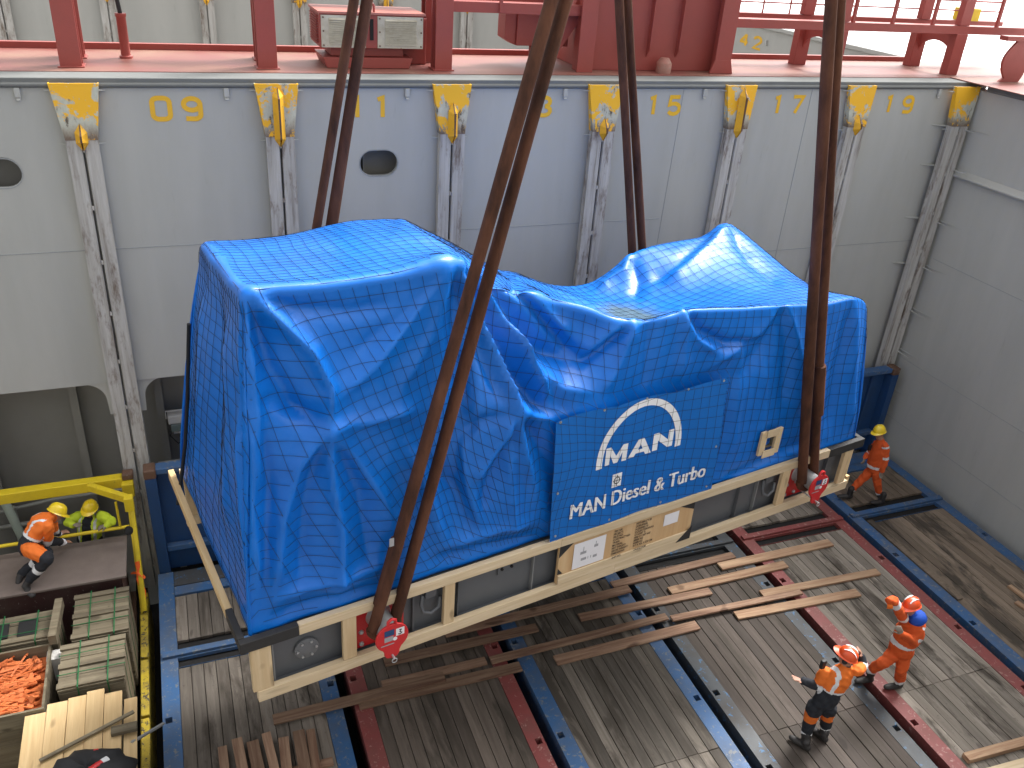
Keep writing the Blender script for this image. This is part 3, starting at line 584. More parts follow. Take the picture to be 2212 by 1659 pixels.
segs = [(YN, -6.40), (-6.394, -2.80), (-2.24, -1.24)]
pock = [-3.72, -5.55, -6.90, -8.4, -9.9]
for k in range(6):
    X0 = k * PITCH; P_ = paints[k]
    rk = empty('flat_rack', (X0 + PITCH / 2, -6.4, -1.2)); tag(rk, rack_lab[k], 'flat rack', 'flat racks side by side on the hold floor')
    for s in (0, 1):
        xa = X0 + G if s == 0 else X0 + PITCH - G - RW; xb = xa + RW
        lip0, lip1 = (xa, xa + 0.035) if s == 0 else (xb - 0.035, xb); full0, full1 = (xa + 0.125, xb) if s == 0 else (xa, xb - 0.125)
        mb = MB(); y = YN
        for py in sorted(pock):
            mb.box(xa, xb, y, py - 0.05, -0.16, 0.0); mb.box(full0, full1, py - 0.05, py + 0.05, -0.16, 0.0); 
            if rng.random() < 2: mb.box(lip0, lip1, py - 0.05, py + 0.05, -0.16, -0.002)
            y = py + 0.05
        mb.box(xa, xb, y, -0.62, -0.16, 0.0)
        mb.box(xa + 0.03, xb - 0.03, YN, -0.62, -0.62, -0.162)
        mb.build('side_rail', P_, rk)
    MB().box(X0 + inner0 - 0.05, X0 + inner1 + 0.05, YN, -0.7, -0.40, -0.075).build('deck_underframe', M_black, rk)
    mb = MB(); mb.box(X0 + inner0 + 0.002, X0 + inner1 - 0.002, -2.78, -2.775, -0.07, -0.01); mb.box(X0 + G + 0.03, X0 + PITCH - G - 0.03, -2.58, -2.47, 0.002, 0.05); mb.box(X0 + G + 0.05, X0 + PITCH - G - 0.05, -2.60, -2.44, -0.06, 0.0015)
    mb.build('hinge_beam', P_, rk, 0.006)
    mb = MB(); mb.box(X0 + inner0 + 0.002, X0 + inner1 - 0.002, -1.22, -1.02, -0.07, 0.02); mb.build('cross_beam', P_, rk, 0.006)
    MB().box(X0 + inner0 + 0.002, X0 + inner1 - 0.002, -0.99, -0.64, -0.07, 0.01).build('hinge_plate', M_rgrey if k in (0, 3) else P_, rk, 0.006)
    # raised end frame against the bulkhead
    EP = M_rdblue if P_ is M_rblue else P_
    ew = MB(); xa, xb = X0 + 0.11, X0 + PITCH - 0.11
    ew.box(xa, xa + 0.17, -0.60, -0.36, -0.62, 1.86); ew.build('end_post', EP, rk, 0.008); MB().box(xb - 0.17, xb, -0.60, -0.36, -0.62, 1.86).build('end_post', EP, rk, 0.008)
    MB().box(xa + 0.172, xb - 0.172, -0.40, -0.37, -0.1, 1.90).build('end_panel', EP, rk)
    mb = MB(); mb.box(xa + 0.172, xb - 0.172, -0.56, -0.36, 1.905, 2.0); mb.box(xa + 0.172, xb - 0.172, -0.52, -0.405, 0.35, 0.45); mb.build('end_crossbar', M_rblue if P_ is M_rblue else P_, rk, 0.01)
    for i in range(1, 5): MB().box(xa + 0.172 + i * 0.39, xa + 0.222 + i * 0.39, -0.46, -0.402, 0.455, 1.90).build('end_rib', EP, rk)
    for xx in (xa, xb - 0.17):
        mb = MB(); mb.box(xx - 0.005, xx + 0.175, -0.605, -0.355, 1.862, 2.02); mb.build('corner_casting', M_rust, rk, 0.02)
    for j in range(3):
        y0_, y1_ = segs[j]; wm_ = M_deckwood[woods[k]]
        me = plank_mesh(y1_ - y0_, pw - 0.008, 0.05, wm_)
        for i in range(NPL):
            o = link('plank', me, rk); o.location = (X0 + inner0 + pw * (i + 0.5), y0_ + rng.uniform(-0.004, 0.002), -0.004 + rng.uniform(-0.006, 0.004)); o.rotation_euler = (rng.uniform(-0.0006, 0.0006), rng.uniform(-0.012, 0.012), 0)
# lifting blind strip of dark floor between racks is the hold floor itself

# ------------------------------------------------------------ loose boards
def board(p0, p1, wd, th, mat, label, group, name='loose_plank', cat='plank', z=0.0):
    a = np.array(p0, float); b = np.array(p1, float); L = float(np.linalg.norm(b[:2] - a[:2])); c = (a + b) / 2
    mb = MB(); mb.box(-L / 2, L / 2, -wd / 2, wd / 2, 0, th); o = mb.build(name, mat, bevel=0.003)
    o.location = (c[0], c[1], z + 0.003); o.rotation_euler = (0, -math.atan2(b[2] - a[2], L) if len(a) > 2 else 0, math.atan2(b[1] - a[1], b[0] - a[0])); tag(o, label, cat, group); return o
pl = [((1322, 1262), (1585, 1197), 0.17, 0), ((1555, 1222), (1795, 1170), 0.20, 1), ((1252, 1332), (1535, 1275), 0.17, 0), ((1447, 1275), (1698, 1217), 0.19, 1), ((1645, 1281), (1898, 1233), 0.17, 1), ((1450, 1338), (1730, 1280), 0.13, 0),
      ((1590, 1328), (1855, 1278), 0.19, 1), ((1200, 1425), (1507, 1348), 0.20, 0), ((1060, 1428), (1440, 1333), 0.15, 0), ((775, 1520), (1125, 1437), 0.19, 0), ((590, 1557), (960, 1463), 0.18, 0), ((960, 1370), (1360, 1273), 0.18, 0),
      ((830, 1432), (1160, 1357), 0.18, 0), ((825, 1478), (1050, 1425), 0.16, 0)]
for i, (a, b, wd, pale) in enumerate(pl):
    A = at(*a, 2, 0.05); B = at(*b, 2, 0.05)
    board(A[:2], B[:2], wd * 0.92, 0.035, M_dunpale if pale else M_dun, 'pale loose timber plank lying across the red rack under the load' if pale else 'reddish brown loose plank lying across the deck boards below the load',
          'pale planks laid across the racks' if pale else 'brown planks laid across the racks', z=0.043 if i in (5, 8, 10, 11, 12) else 0.006)
A = at(1905, 1090, 2, 0); board((12.98, -2.75), (12.98, -5.05), 0.12, 0.03, M_deckwood['tan'], 'long thin weathered board lying lengthwise on the rightmost blue rack', None, z=0.004)
for a, b in (((2180, 1265), (2260, 1325)), ((2195, 1300), (2260, 1345))):
    A = at(*a, 2, 0.03); B = at(*b, 2, 0.03); board(A[:2], B[:2], 0.10, 0.04, M_dunpale, 'short pale wood offcut on the blue rack beside the side wall', 'offcuts by the side wall', 'wood_offcut', 'offcut', z=0.004)
A = at(2085, 1640, 2, 0.03); B = at(2260, 1592, 2, 0.03)
board(A[:2], B[:2] , 0.13, 0.08, M_dunpale, 'stained timber batten lying at the end of the pale boarded rack', None, 'timber_batten', 'batten', z=0.004)
A = at(2130, 1672, 2, 0.03); B = at(2300, 1625, 2, 0.03)
board(A[:2], B[:2], 0.13, 0.05, M_new, 'pale timber batten lying beside the stained one on the red rack', None, 'timber_batten', 'batten', z=0.004)
# stack of short boards near the bottom, on the leftmost racks
for i, (u, v, dv) in enumerate([(480, 1612, 70), (512, 1600, 80), (545, 1600, 70), (575, 1588, 90), (612, 1592, 80), (645, 1583, 90), (670, 1575, 90)]):
    A = at(u, v, 2, 0.1); ang = rng.uniform(-0.06, 0.06)
    board((A[0], A[1]), (A[0] + math.sin(ang) * 2.1 + 0.02, A[1] - 1.9), 0.115 + 0.02 * (i % 3), 0.05, M_dun, 'short reddish board in the loose pile on the leftmost blue rack', 'pile of short boards', 'short_board', 'board', z=0.05 + 0.05 * (i % 2))
for i, y in enumerate((-5.05, -5.9)):
    board((0.75, y), (2.15, y), 0.12, 0.04, M_dun, 'cross bearer under the pile of short reddish boards', 'bearers of the board pile', 'bearer', 'bearer', z=0.004)

# ------------------------------------------------------------ yellow lashing bin (row 07)
yb = empty('lashing_bin', (-1.26, -4, -1.2)); tag(yb, 'yellow open lashing gear bin holding crates and timber', 'bin')
MB().box(-2.42, -0.30, -12, -0.5, -0.5, -0.36).build('bin_floor', M_rust, yb)
mb = MB(); y = -11.9
for yy in (-4.72, -3.42, -2.30):
    mb.box(-0.21, -0.10, y, yy, -0.42, -0.18); y = yy + 0.05
mb.box(-0.21, -0.10, y, -1.32, -0.42, -0.18); mb.box(-0.25, -0.12, -11.9, -0.5, -1.2, -0.425); mb.build('side_beam', M_yworn, yb, 0.01)
MB().box(-2.50, -2.34, -11.9, -0.6, -0.42, -0.18).build('side_beam', M_ygear, yb, 0.01)
for xg in (-0.20, -2.42):
    mb = MB(); mb.prism([(-1.30, -0.175), (-0.30, -0.175), (-0.22, 1.72), (-0.36, 1.72), (-0.42, 1.5)], (xg, 0, 0), (0, 1, 0), (0, 0, 1), 0.03); mb.build('gusset', M_ygear, yb, 0.006)
    mb = MB(); mb.bar((xg + 0.06, -1.26, -0.15), (xg + 0.06, -0.36, 1.50), 0.12, 0.07, (1, 0, 0)); mb.build('slanted_post', M_ygear, yb, 0.01)
    mb = MB(); mb.box(xg - 0.04, xg + 0.13, -0.47, -0.30, 1.50, 1.74); mb.build('post_head', M_ygear, yb, 0.012)
    MB().box(xg - 0.02, xg + 0.14, -0.36, -0.20, 1.745, 1.86).build('corner_casting', M_rust, yb, 0.02)
mb = MB(); mb.box(-2.3, -0.22, -0.36, -0.20, 1.62, 1.80); mb.build('top_bar', M_ygear, yb, 0.012)
mb = MB(); mb.bar((-0.70, -0.37, 1.74), (-0.14, -0.80, 1.70), 0.09, 0.12); mb.build('diagonal_brace', M_ygear, yb, 0.01)
mb = MB(); mb.bar((-2.3, -0.42, 1.74), (-2.6, -0.8, 1.50), 0.10, 0.14); mb.build('diagonal_brace', M_ygear, yb, 0.01)
mb = MB(); mb.box(-0.20, -0.07, -0.92, -0.78, 1.54, 1.78); mb.build('brace_head', M_ygear, yb, 0.012)
mb = MB(); mb.tube([(-2.6, -0.72, 1.13), (-0.2, -0.72, 1.13)], 0.028, 8); mb.tube([(-0.33, -0.72, 1.13), (-0.33, -0.72, 1.62)], 0.02, 8); mb.build('hand_rail', M_ygear, yb)
mb = MB(); mb.lathe([(0.0, -0.05), (0.06, -0.04), (0.07, 0.0), (0.06, 0.04), (0.0, 0.05)], (-0.20, -0.95, 1.22), (0.3, -1, 0.2), 12); mb.build('work_lamp', M_cable, yb)
# brown plate the worker kneels on
A = at(272, 1152, 2, 0.9); B = at(278, 1236, 2, 0.9); Cc = at(0, 1303, 2, 0.9)
mb = MB(); yb0, yb1 = -1.62, -0.62
mb.box(-2.45, -0.27, yb0, yb1, 0.86, 0.90); o = mb.build('brown_plate', M_brownply, bevel=0.006); o.rotation_euler = (0, 0, 0); tag(o, 'large brown plywood plate laid level inside the yellow bin', 'plate')
mb = MB(); mb.box(-2.4, -0.35, -1.50, -0.75, -0.36, 0.855)
tag(mb.build('support_block', painted('maroon steel block', (0.06, 0.028, 0.026), dirtamt=0.4)), 'dark maroon steel block carrying the brown plate', 'block')
# crates
def crate(x0, x1, y0, y1, z0, z1, label, along='x', nb=3, battens=(0.03, 0.5, 0.97), bands=(0.3, 0.75), bdir='y'):
    c = empty('banded_crate', ((x0 + x1) / 2, (y0 + y1) / 2, z0)); tag(c, label, 'crate', 'green banded timber crates in the bin')
    MB().box(x0 + 0.03, x1 - 0.03, y0 + 0.03, y1 - 0.03, z0, z1 - 0.03).build('core', M_cratey, c)
    step = (y1 - y0) / nb
    for i in range(nb): MB().box(x0, x1, y0 + i * step + 0.004, y0 + (i + 1) * step - 0.004, z1 - 0.028, z1 + rng.uniform(-0.004, 0.004)).build('top_board', M_crate, c)
    for b in battens:
        yy = y0 + 0.045 + (y1 - y0 - 0.09) * b; MB().box(x0 - 0.012, x1 + 0.012, yy - 0.045, yy + 0.045, z1 + 0.006, z1 + 0.032).build('batten', M_crate, c)
    n = max(3, int((z1 - z0) / 0.16)); sz = (z1 - z0 - 0.04) / n
    for i in range(n):
        zz = z0 + i * sz
        MB().box(x0 + 0.006, x1 - 0.006, y0 - 0.0, y0 + 0.028, zz + 0.004, zz + sz - 0.006).build('side_board', M_crate, c)
        MB().box(x1 - 0.028, x1, y0 + 0.032, y1 - 0.004, zz + 0.004, zz + sz - 0.006).build('side_board', M_cratey, c)
    for b in bands:
        xx = x0 + (x1 - x0) * b; mb = MB(); mb.box(xx - 0.008, xx + 0.008, y0 - 0.006, y1 + 0.006, z1 + 0.033, z1 + 0.037); mb.box(xx - 0.008, xx + 0.008, y0 - 0.008, y0 - 0.003, z0, z1 + 0.034); mb.build('strap', M_strap, c)
    for b in (0.3, 0.72):
        yy = y0 + (y1 - y0) * b; mb = MB(); mb.box(x0 - 0.015, x1 + 0.015, yy - 0.006, yy + 0.006, z1 + 0.0375, z1 + 0.041); mb.box(x1 + 0.001, x1 + 0.005, yy - 0.008, yy + 0.008, z0, z1 + 0.03); mb.build('strap', M_strap, c)
    return c
ZC = 0.72
crate(-0.98, -0.26, -2.62, -1.66, -0.36, ZC, 'banded crate between the brown plate and the matching crate in front')
crate(-1.10, -0.30, -3.50, -2.66, -0.36, ZC, 'banded crate between the fresh boards and another banded crate')
crate(-2.25, -1.18, -2.45, -1.85, -0.36, ZC - 0.02, 'broken topped banded crate beside the crate of orange pieces', battens=(0.06,), nb=3, bands=(0.35, 0.75))
mb = MB(); mb.box(-2.02, -1.80, -2.30, -2.02, ZC - 0.012, ZC + 0.012); mb.box(-1.68, -1.44, -2.32, -2.0, ZC - 0.012, ZC + 0.012)
tag(mb.build('torn_sheeting', M_cable), 'torn black sheeting showing through the broken crate top', 'sheeting')
mb = MB(); mb.bar((-1.20, -2.62, ZC + 0.1), (-1.16, -1.86, ZC + 0.1), 0.10, 0.16)
tag(mb.build('upright_batten', M_crate, bevel=0.004), 'thick batten standing along the edge of the broken crate', 'batten')
mb = MB(); mb.box(-1.30, -1.08, -2.78, -2.60, ZC - 0.5, ZC - 0.1); tag(mb.build('wrapped_pack', M_lamp), 'pale plastic wrapped pack beside the orange pieces', 'pack')
# open crate of orange lashing pieces
oc = empty('open_crate', (-1.75, -3.2, -0.36)); tag(oc, 'open wooden crate filled with orange lashing pieces', 'crate')
cx0, cx1, cy0, cy1 = -2.45, -1.24, -3.72, -2.55
for (a, b, c_, d) in ((cx0, cx1, cy1 - 0.03, cy1), (cx0, cx1, cy0, cy0 + 0.03), (cx0, cx0 + 0.03, cy0 + 0.032, cy1 - 0.032), (cx1 - 0.03, cx1, cy0 + 0.032, cy1 - 0.032)):
    for i in range(4): MB().box(a, b, c_, d, -0.36 + i * 0.27, -0.36 + i * 0.27 + 0.264).build('side_board', M_crate, oc)
MB().box(cx0 + 0.04, cx1 - 0.04, cy0 + 0.04, cy1 - 0.04, -0.34, 0.52).build('fill_board', M_opiece, oc)
stick = MB(); stick.box(-0.20, 0.20, -0.017, 0.017, -0.011, 0.011); stick.box(0.17, 0.235, -0.035, 0.035, -0.014, 0.014); stick.box(-0.225, -0.18, -0.026, 0.026, -0.013, 0.013); sm = stick.mesh('lashing_piece', M_opiece)
for i in range(210):
    o = link('lashing_piece', sm); lay = i // 70
    o.location = (rng.uniform(cx0 + 0.26, cx1 - 0.26), rng.uniform(cy0 + 0.12, cy1 - 0.12), 0.545 + lay * 0.03 + rng.uniform(-0.01, 0.015)); s_ = rng.uniform(0.7, 1.0); o.scale = (s_, s_, s_)
    o.rotation_euler = (rng.uniform(-0.9, 0.9), rng.uniform(-0.09, 0.09), rng.gauss(0.15, 0.45)); tag(o, 'orange lashing piece heaped in the open wooden crate', 'lashing piece', 'orange pieces in the open crate')
# fresh boards stacked on another crate, bag, battens
fs = empty('board_crate', (-0.75, -4.5, -0.36)); tag(fs, 'crate of old planks under the fresh pale boards', 'crate')
for i in range(6):
    MB().box(-1.42, -0.36, -5.7, -3.66, -0.36 + i * 0.165, -0.36 + i * 0.165 + 0.16).build('plank_layer', M_cratey, fs)
for i, (xa, xb, yt, dz) in enumerate([(-1.46, -1.215, -3.74, 0.002), (-1.21, -0.975, -3.64, 0.022), (-0.97, -0.755, -3.60, 0.012), (-0.75, -0.545, -3.57, 0.028), (-0.54, -0.33, -3.66, 0.016), (-0.31, -0.155, -3.78, -0.03)]):
    mb = MB(); mb.box(xa, xb, -5.9, yt, 0.635 + dz, 0.665 + dz); tag(mb.build('fresh_board', M_newy, bevel=0.003), 'fresh pale pine board laid on the old plank crate', 'board', 'fresh pine boards on the crate')
mb = MB(); mb.bar((-1.22, -4.55, 0.725), (-0.18, -4.12, 0.735), 0.045, 0.03); tag(mb.build('batten', M_crate, bevel=0.003), 'thin batten lying diagonally across the fresh boards', 'batten')
mb = MB(); mb.bar((-0.22, -4.52, 0.64), (0.14, -4.18, 0.47), 0.03, 0.03); tag(mb.build('steel_rod', M_galv), 'grey lashing rod leaning over the edge of the yellow bin', 'rod')
mb = MB(); mb.box(-0.44, -0.14, -4.42, -4.30, 0.70, 0.76); tag(mb.build('wood_block', M_crate, bevel=0.004), 'short wood block beside the black bag on the boards', 'block')
# small rod head on the end of the steel rod
bg_ = empty('black_bag', (-0.62, -4.85, 0.70)); tag(bg_, 'black jacket bundle with red and silver straps on the boards', 'bag')
n1, n2 = 26, 14; vs = []; fs_ = []
for i in range(n2 + 1):
    for j in range(n1):
        a = 2 * math.pi * j / n1; t = i / n2; rr = math.cos(t * math.pi / 2) ** 0.6; wob = 1 + 0.10 * math.sin(3 * a + 1) + 0.06 * math.sin(7 * a + 5 * t) + 0.05 * math.sin(11 * a)
        vs.append((-0.66 + 0.46 * rr * wob * math.cos(a), -4.98 + 0.42 * rr * wob * math.sin(a), 0.695 + 0.22 * math.sin(t * math.pi / 2) * (1 + 0.12 * math.sin(5 * a + 2))))
for i in range(n2):
    for j in range(n1): fs_.append((i * n1 + j, i * n1 + (j + 1) % n1, (i + 1) * n1 + (j + 1) % n1, (i + 1) * n1 + j))
MB().add(vs, fs_, 0, True).build('bundle', M_bag, bg_)
mb = MB(); mb.tube([(-0.98, -5.18, 0.83), (-0.75, -5.10, 0.925), (-0.55, -4.98, 0.935), (-0.44, -4.90, 0.90)], 0.035, 8, flat=0.35); mb.build('red_strap', M_tred, bg_)
mb = MB(); mb.tube([(-0.50, -4.945, 0.922), (-0.44, -4.90, 0.905)], 0.04, 8, flat=0.4); mb.build('silver_tape', M_refl, bg_); mb = MB(); mb.tube([(-0.62, -5.10, 0.925), (-0.55, -5.07, 0.92)], 0.04, 8, flat=0.4); mb.build('silver_tape', M_refl, bg_)
mb = MB(); mb.box(-0.60, -0.55, -4.76, -4.72, 0.875, 0.90); mb.build('red_tab', M_tred, bg_)
# orange ratchet strap hanging on the gusset
mb = MB(); p = at(300, 1235, 0, -0.16)
pa = [(-0.16, p[1] - 0.02, p[2] + 0.22), (-0.15, p[1] - 0.05, p[2] + 0.10), (-0.17, p[1] - 0.12, p[2] - 0.05), (-0.12, p[1] - 0.2, p[2] - 0.25), (-0.14, p[1] - 0.24, p[2] - 0.42)]
mb.tube(pa, 0.035, 8, flat=0.25); mb.tube([(-0.26, p[1], p[2]), (-0.16, p[1] - 0.08, p[2] + 0.05), (-0.08, p[1] - 0.1, p[2] - 0.06), (-0.2, p[1] - 0.1, p[2] - 0.08)], 0.035, 8, flat=0.3)
tag(mb.build('ratchet_strap', M_ostrap), 'orange ratchet strap knotted on the yellow gusset', 'strap')
# ------------------------------------------------------------ the hanging load (local frame: u along, v into the picture, w up)
LO = Vector((1.17, -6.24, 2.73)); LYAW = R_(9.86); LL, LW = 9.0, 3.28
EX = np.array([math.cos(LYAW), math.sin(LYAW), 0]); EY = np.array([-math.sin(LYAW), math.cos(LYAW), 0])
def lthing(name): return empty(name, LO, LYAW)
def lplace(o): o.location = LO; o.rotation_euler = (0, 0, LYAW); return o
def toworld(p): p = np.asarray(p, float); return np.array(LO) + p[..., :1] * EX + p[..., 1:2] * EY + p[..., 2:] * np.array([0, 0, 1.0])
sk = lthing('engine_skid'); tag(sk, 'dark grey steel skid in a pale timber frame carrying the covered engine', 'skid')
B = lambda mb, n, m, par=sk, bev=0: mb.build(n, m, par, bev, local=True)
for v0, v1 in ((0.16, 0.18), (3.10, 3.12)): B(MB().box(0.28, 8.86, v0, v1, 0.06, 0.72), 'web_plate', M_skid)
for v0, v1 in ((0.10, 0.34), (2.94, 3.18)):
    B(MB().box(0.26, 8.88, v0, v1, 0.725, 0.76), 'flange', M_skid); B(MB().box(0.26, 8.88, v0, v1, 0.02, 0.055), 'flange', M_skid, sk, 0.004)
B(MB().box(0.26, 8.88, 0.092, 0.10, 0.045, 0.058), 'flange_edge', M_skidlit)  # pale strip paints a lit edge along the flange
B(MB().box(0.30, 8.84, 0.35, 2.93, 0.30, 0.70), 'tank_body', M_skid)
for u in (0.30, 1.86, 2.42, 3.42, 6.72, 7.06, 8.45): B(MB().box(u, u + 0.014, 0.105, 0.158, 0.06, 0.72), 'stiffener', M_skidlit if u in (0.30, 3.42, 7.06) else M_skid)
B(MB().box(2.95, 3.2, 0.135, 0.158, 0.46, 0.62), 'pad_plate', M_skid, sk, 0.004)
for u in (3.0, 3.13): B(MB().lathe([(0.018, 0), (0.018, 0.02)], (u, 0.135, 0.54), (0, -1, 0), 10), 'bolt_hole', M_black)
B(MB().lathe([(0.13, 0), (0.13, 0.03), (0.12, 0.035)], (0.66, 0.155, 0.36), (0, -1, 0), 24), 'blind_flange', plain('flange grey', (0.125, 0.13, 0.14), 0.45))
for a in range(0, 360, 60): B(MB().lathe([(0.014, 0), (0.014, 0.02)], (0.66 + 0.1 * math.cos(R_(a)), 0.12, 0.36 + 0.1 * math.sin(R_(a))), (0, -1, 0), 6), 'bolt', M_galv)
for u in (2.08, 7.28):
    mb = MB(); mb.tube([(u - 0.10, 0.12, 0.56), (u - 0.13, 0.09, 0.46), (u - 0.11, 0.07, 0.36), (u - 0.02, 0.06, 0.32), (u + 0.08, 0.07, 0.37), (u + 0.11, 0.10, 0.48)], 0.022, 8); B(mb, 'shackle', M_skid)
    B(MB().box(u - 0.07, u + 0.07, 0.10, 0.155, 0.50, 0.60), 'padeye', M_skid, sk, 0.01)
    B(MB().box(u - 0.03, u + 0.09, 0.148, 0.152, 0.63, 0.70), 'paper_label', M_paper)
# timber frame
def timber(u0, u1, v0, v1, w0, w1, mat=M_new, nm='timber_rail'): return B(MB().box(u0, u1, v0, v1, w0, w1), nm, mat, sk, 0.006)
timber(0.56, 3.72, 0.0, 0.075, 0.70, 0.825); timber(3.722, 8.30, 0.0, 0.075, 0.702, 0.828)
B(MB().box(-0.03, 0.558, -0.003, 0.078, 0.695, 0.828), 'blackened_rail_end', M_spray_black, sk, 0.006); B(MB().box(8.302, 9.03, -0.003, 0.078, 0.695, 0.83), 'blackened_rail_end', M_spray_black, sk, 0.006)
timber(0.10, 4.60, 0.0, 0.075, -0.03, 0.115); timber(4.602, 8.92, 0.003, 0.075, -0.028, 0.118)
for u0, u1 in ((0.06, 0.27), (1.02, 1.17), (2.20, 2.33), (7.42, 7.57), (8.68, 8.84)): timber(u0, u1, 0.012, 0.07, 0.117, 0.698, M_newz, 'timber_post')
for uu, s in ((-0.03, -1), (8.96, 1)):
    a, b = (uu, uu + 0.07)
    B(MB().box(a, b, 0.55, 3.30, 0.70, 0.828), 'end_rail', M_newy, sk, 0.006); B(MB().box(a, b, 0.08, 0.548, 0.698, 0.83), 'blackened_rail_end', M_spray_black, sk, 0.006)
    if s > 0: B(MB().box(a + 0.03, b + 0.03, 0.08, 3.28, -0.03, 0.115), 'end_rail', M_newy, sk, 0.006)
    else: B(MB().box(a + 0.035, b - 0.005, 1.2, 2.9, 0.56, 0.698), 'end_rail', M_newy, sk, 0.006)
    for v in ((0.2, 1.15, 2.1, 3.1) if s > 0 else ()): B(MB().box(a + 0.02, b + 0.01, v - 0.07, v + 0.07, 0.118, 0.697), 'timber_post', M_newz, sk, 0.005)
B(MB().box(0.1, 8.9, 3.20, 3.275, 0.70, 0.825).box(0.1, 8.9, 3.20, 3.275, -0.03, 0.115), 'rear_rail', M_new, sk)
for u in (0.2, 2.2, 4.5, 6.8, 8.7): B(MB().box(u - 0.07, u + 0.07, 3.205, 3.27, 0.118, 0.698), 'timber_post', M_newz)
ply = B(MB().box(3.72, 5.82, 0.02, 0.06, 0.118, 0.70), 'plywood_panel', M_ply, sk, 0.003)
B(MB().box(3.73, 5.80, -0.004, 0.018, 0.12, 0.25), 'panel_board', M_new, sk, 0.004)
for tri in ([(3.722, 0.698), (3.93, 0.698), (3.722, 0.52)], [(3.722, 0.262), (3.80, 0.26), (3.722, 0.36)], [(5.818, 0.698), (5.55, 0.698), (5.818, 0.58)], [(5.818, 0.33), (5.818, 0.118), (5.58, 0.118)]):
    B(MB().prism(tri, (0, 0.0165 if tri[1][1] > 0.2 else -0.007, 0), (1, 0, 0), (0, 0, 1), (0, 0.002, 0)), 'sprayed_corner', M_spray_black)
def quad(u0, u1, w0, w1, v, nm, mat, par=sk): return B(MB().add([(u0, v, w0), (u1, v, w0), (u1, v, w1), (u0, v, w1)], [(0, 1, 2, 3)]), nm, mat, par)
pp = quad(3.93, 4.40, 0.265, 0.655, 0.0135, 'packing_sheet', M_paper); quad(5.32, 5.56, 0.46, 0.64, 0.0135, 'paper_label', M_paper)
for (a, b, c, d) in ((0.10, 0.19, 0.20, 0.24), (0.12, 0.20, 0.10, 0.14), (0.30, 0.36, 0.25, 0.29), (0.30, 0.36, 0.09, 0.13), (0.32, 0.33, 0.29, 0.34), (0.14, 0.15, 0.24, 0.31), (0.22, 0.23, 0.10, 0.14), (0.26, 0.27, 0.10, 0.14)): quad(3.93 + a, 3.93 + b, 0.265 + c, 0.265 + d, 0.0115, 'sheet_drawing', M_grey_i)
def text_mesh(s, size, bold=0.0):
    cu = bpy.data.curves.new('lettering', 'FONT'); cu.body = s; cu.size = size; cu.offset = bold; cu.resolution_u = 3
    o = bpy.data.objects.new('tmp', cu); COL.objects.link(o); bpy.context.view_layer.update()
    me = bpy.data.meshes.new_from_object(o.evaluated_get(bpy.context.evaluated_depsgraph_get())); bpy.data.objects.remove(o); return me
def lettering(s, u0, w0, width, height, fn, nm, mat, par, bold=0.0, slope=0.0, sub=0):
    """text laid with its lower left corner at (u0, w0), stretched to width x cap height; fn gives the depth v"""
    me = text_mesh(s, 1.0, bold); n = len(me.vertices); co = np.zeros(n * 3); me.vertices.foreach_get('co', co); co = co.reshape(-1, 3)
    cap = text_mesh('H', 1.0, bold); cc = np.zeros(len(cap.vertices) * 3); cap.vertices.foreach_get('co', cc); ch = cc.reshape(-1, 3)[:, 1].max() - cc.reshape(-1, 3)[:, 1].min()
    x0, x1 = co[:, 0].min(), co[:, 0].max(); sx = width / (x1 - x0) if width else height / ch * 0.8
    u = u0 + (co[:, 0] - x0) * sx; wv = w0 + co[:, 1] * height / ch + slope * (u - u0)
    me.vertices.foreach_set('co', np.stack([u, np.array([fn(a, b) for a, b in zip(u, wv)]), wv], 1).ravel()); me.materials.clear(); me.materials.append(mat); me.update()
    return link(nm, me, par, local=True)
LT = ['TEX NR:', 'PROJECT:', 'PROJ NO:', 'CONTRACT NO:', 'TRAIN:', 'MATERIAL:', 'NET WEIGHT:', 'GROSS WEIGHT:', 'DIMENSIONS:', 'SHIP NO:']
RT = ['HOT-000-CY-30', 'DOROFABR', 'N.2000082.70', 'CCL2017ZJRWR701', 'CY-UNIT A', '1000 CY NET 645', '60000 KG', '62000 KG', '917 X 426 X 520 CM', 'ZAANSTABB']
for i in range(10):
    z = 0.632 - i * 0.044; v_ = 0.0135 if z > 0.26 else -0.0075
    lettering(LT[i], 4.52, z, None, 0.032, lambda a, b: v_, 'stencil_line', M_ink, sk, 0.02); lettering(RT[i], 4.86, z + 0.008, None, 0.032, lambda a, b: v_, 'stencil_line', M_ink, sk, 0.02)
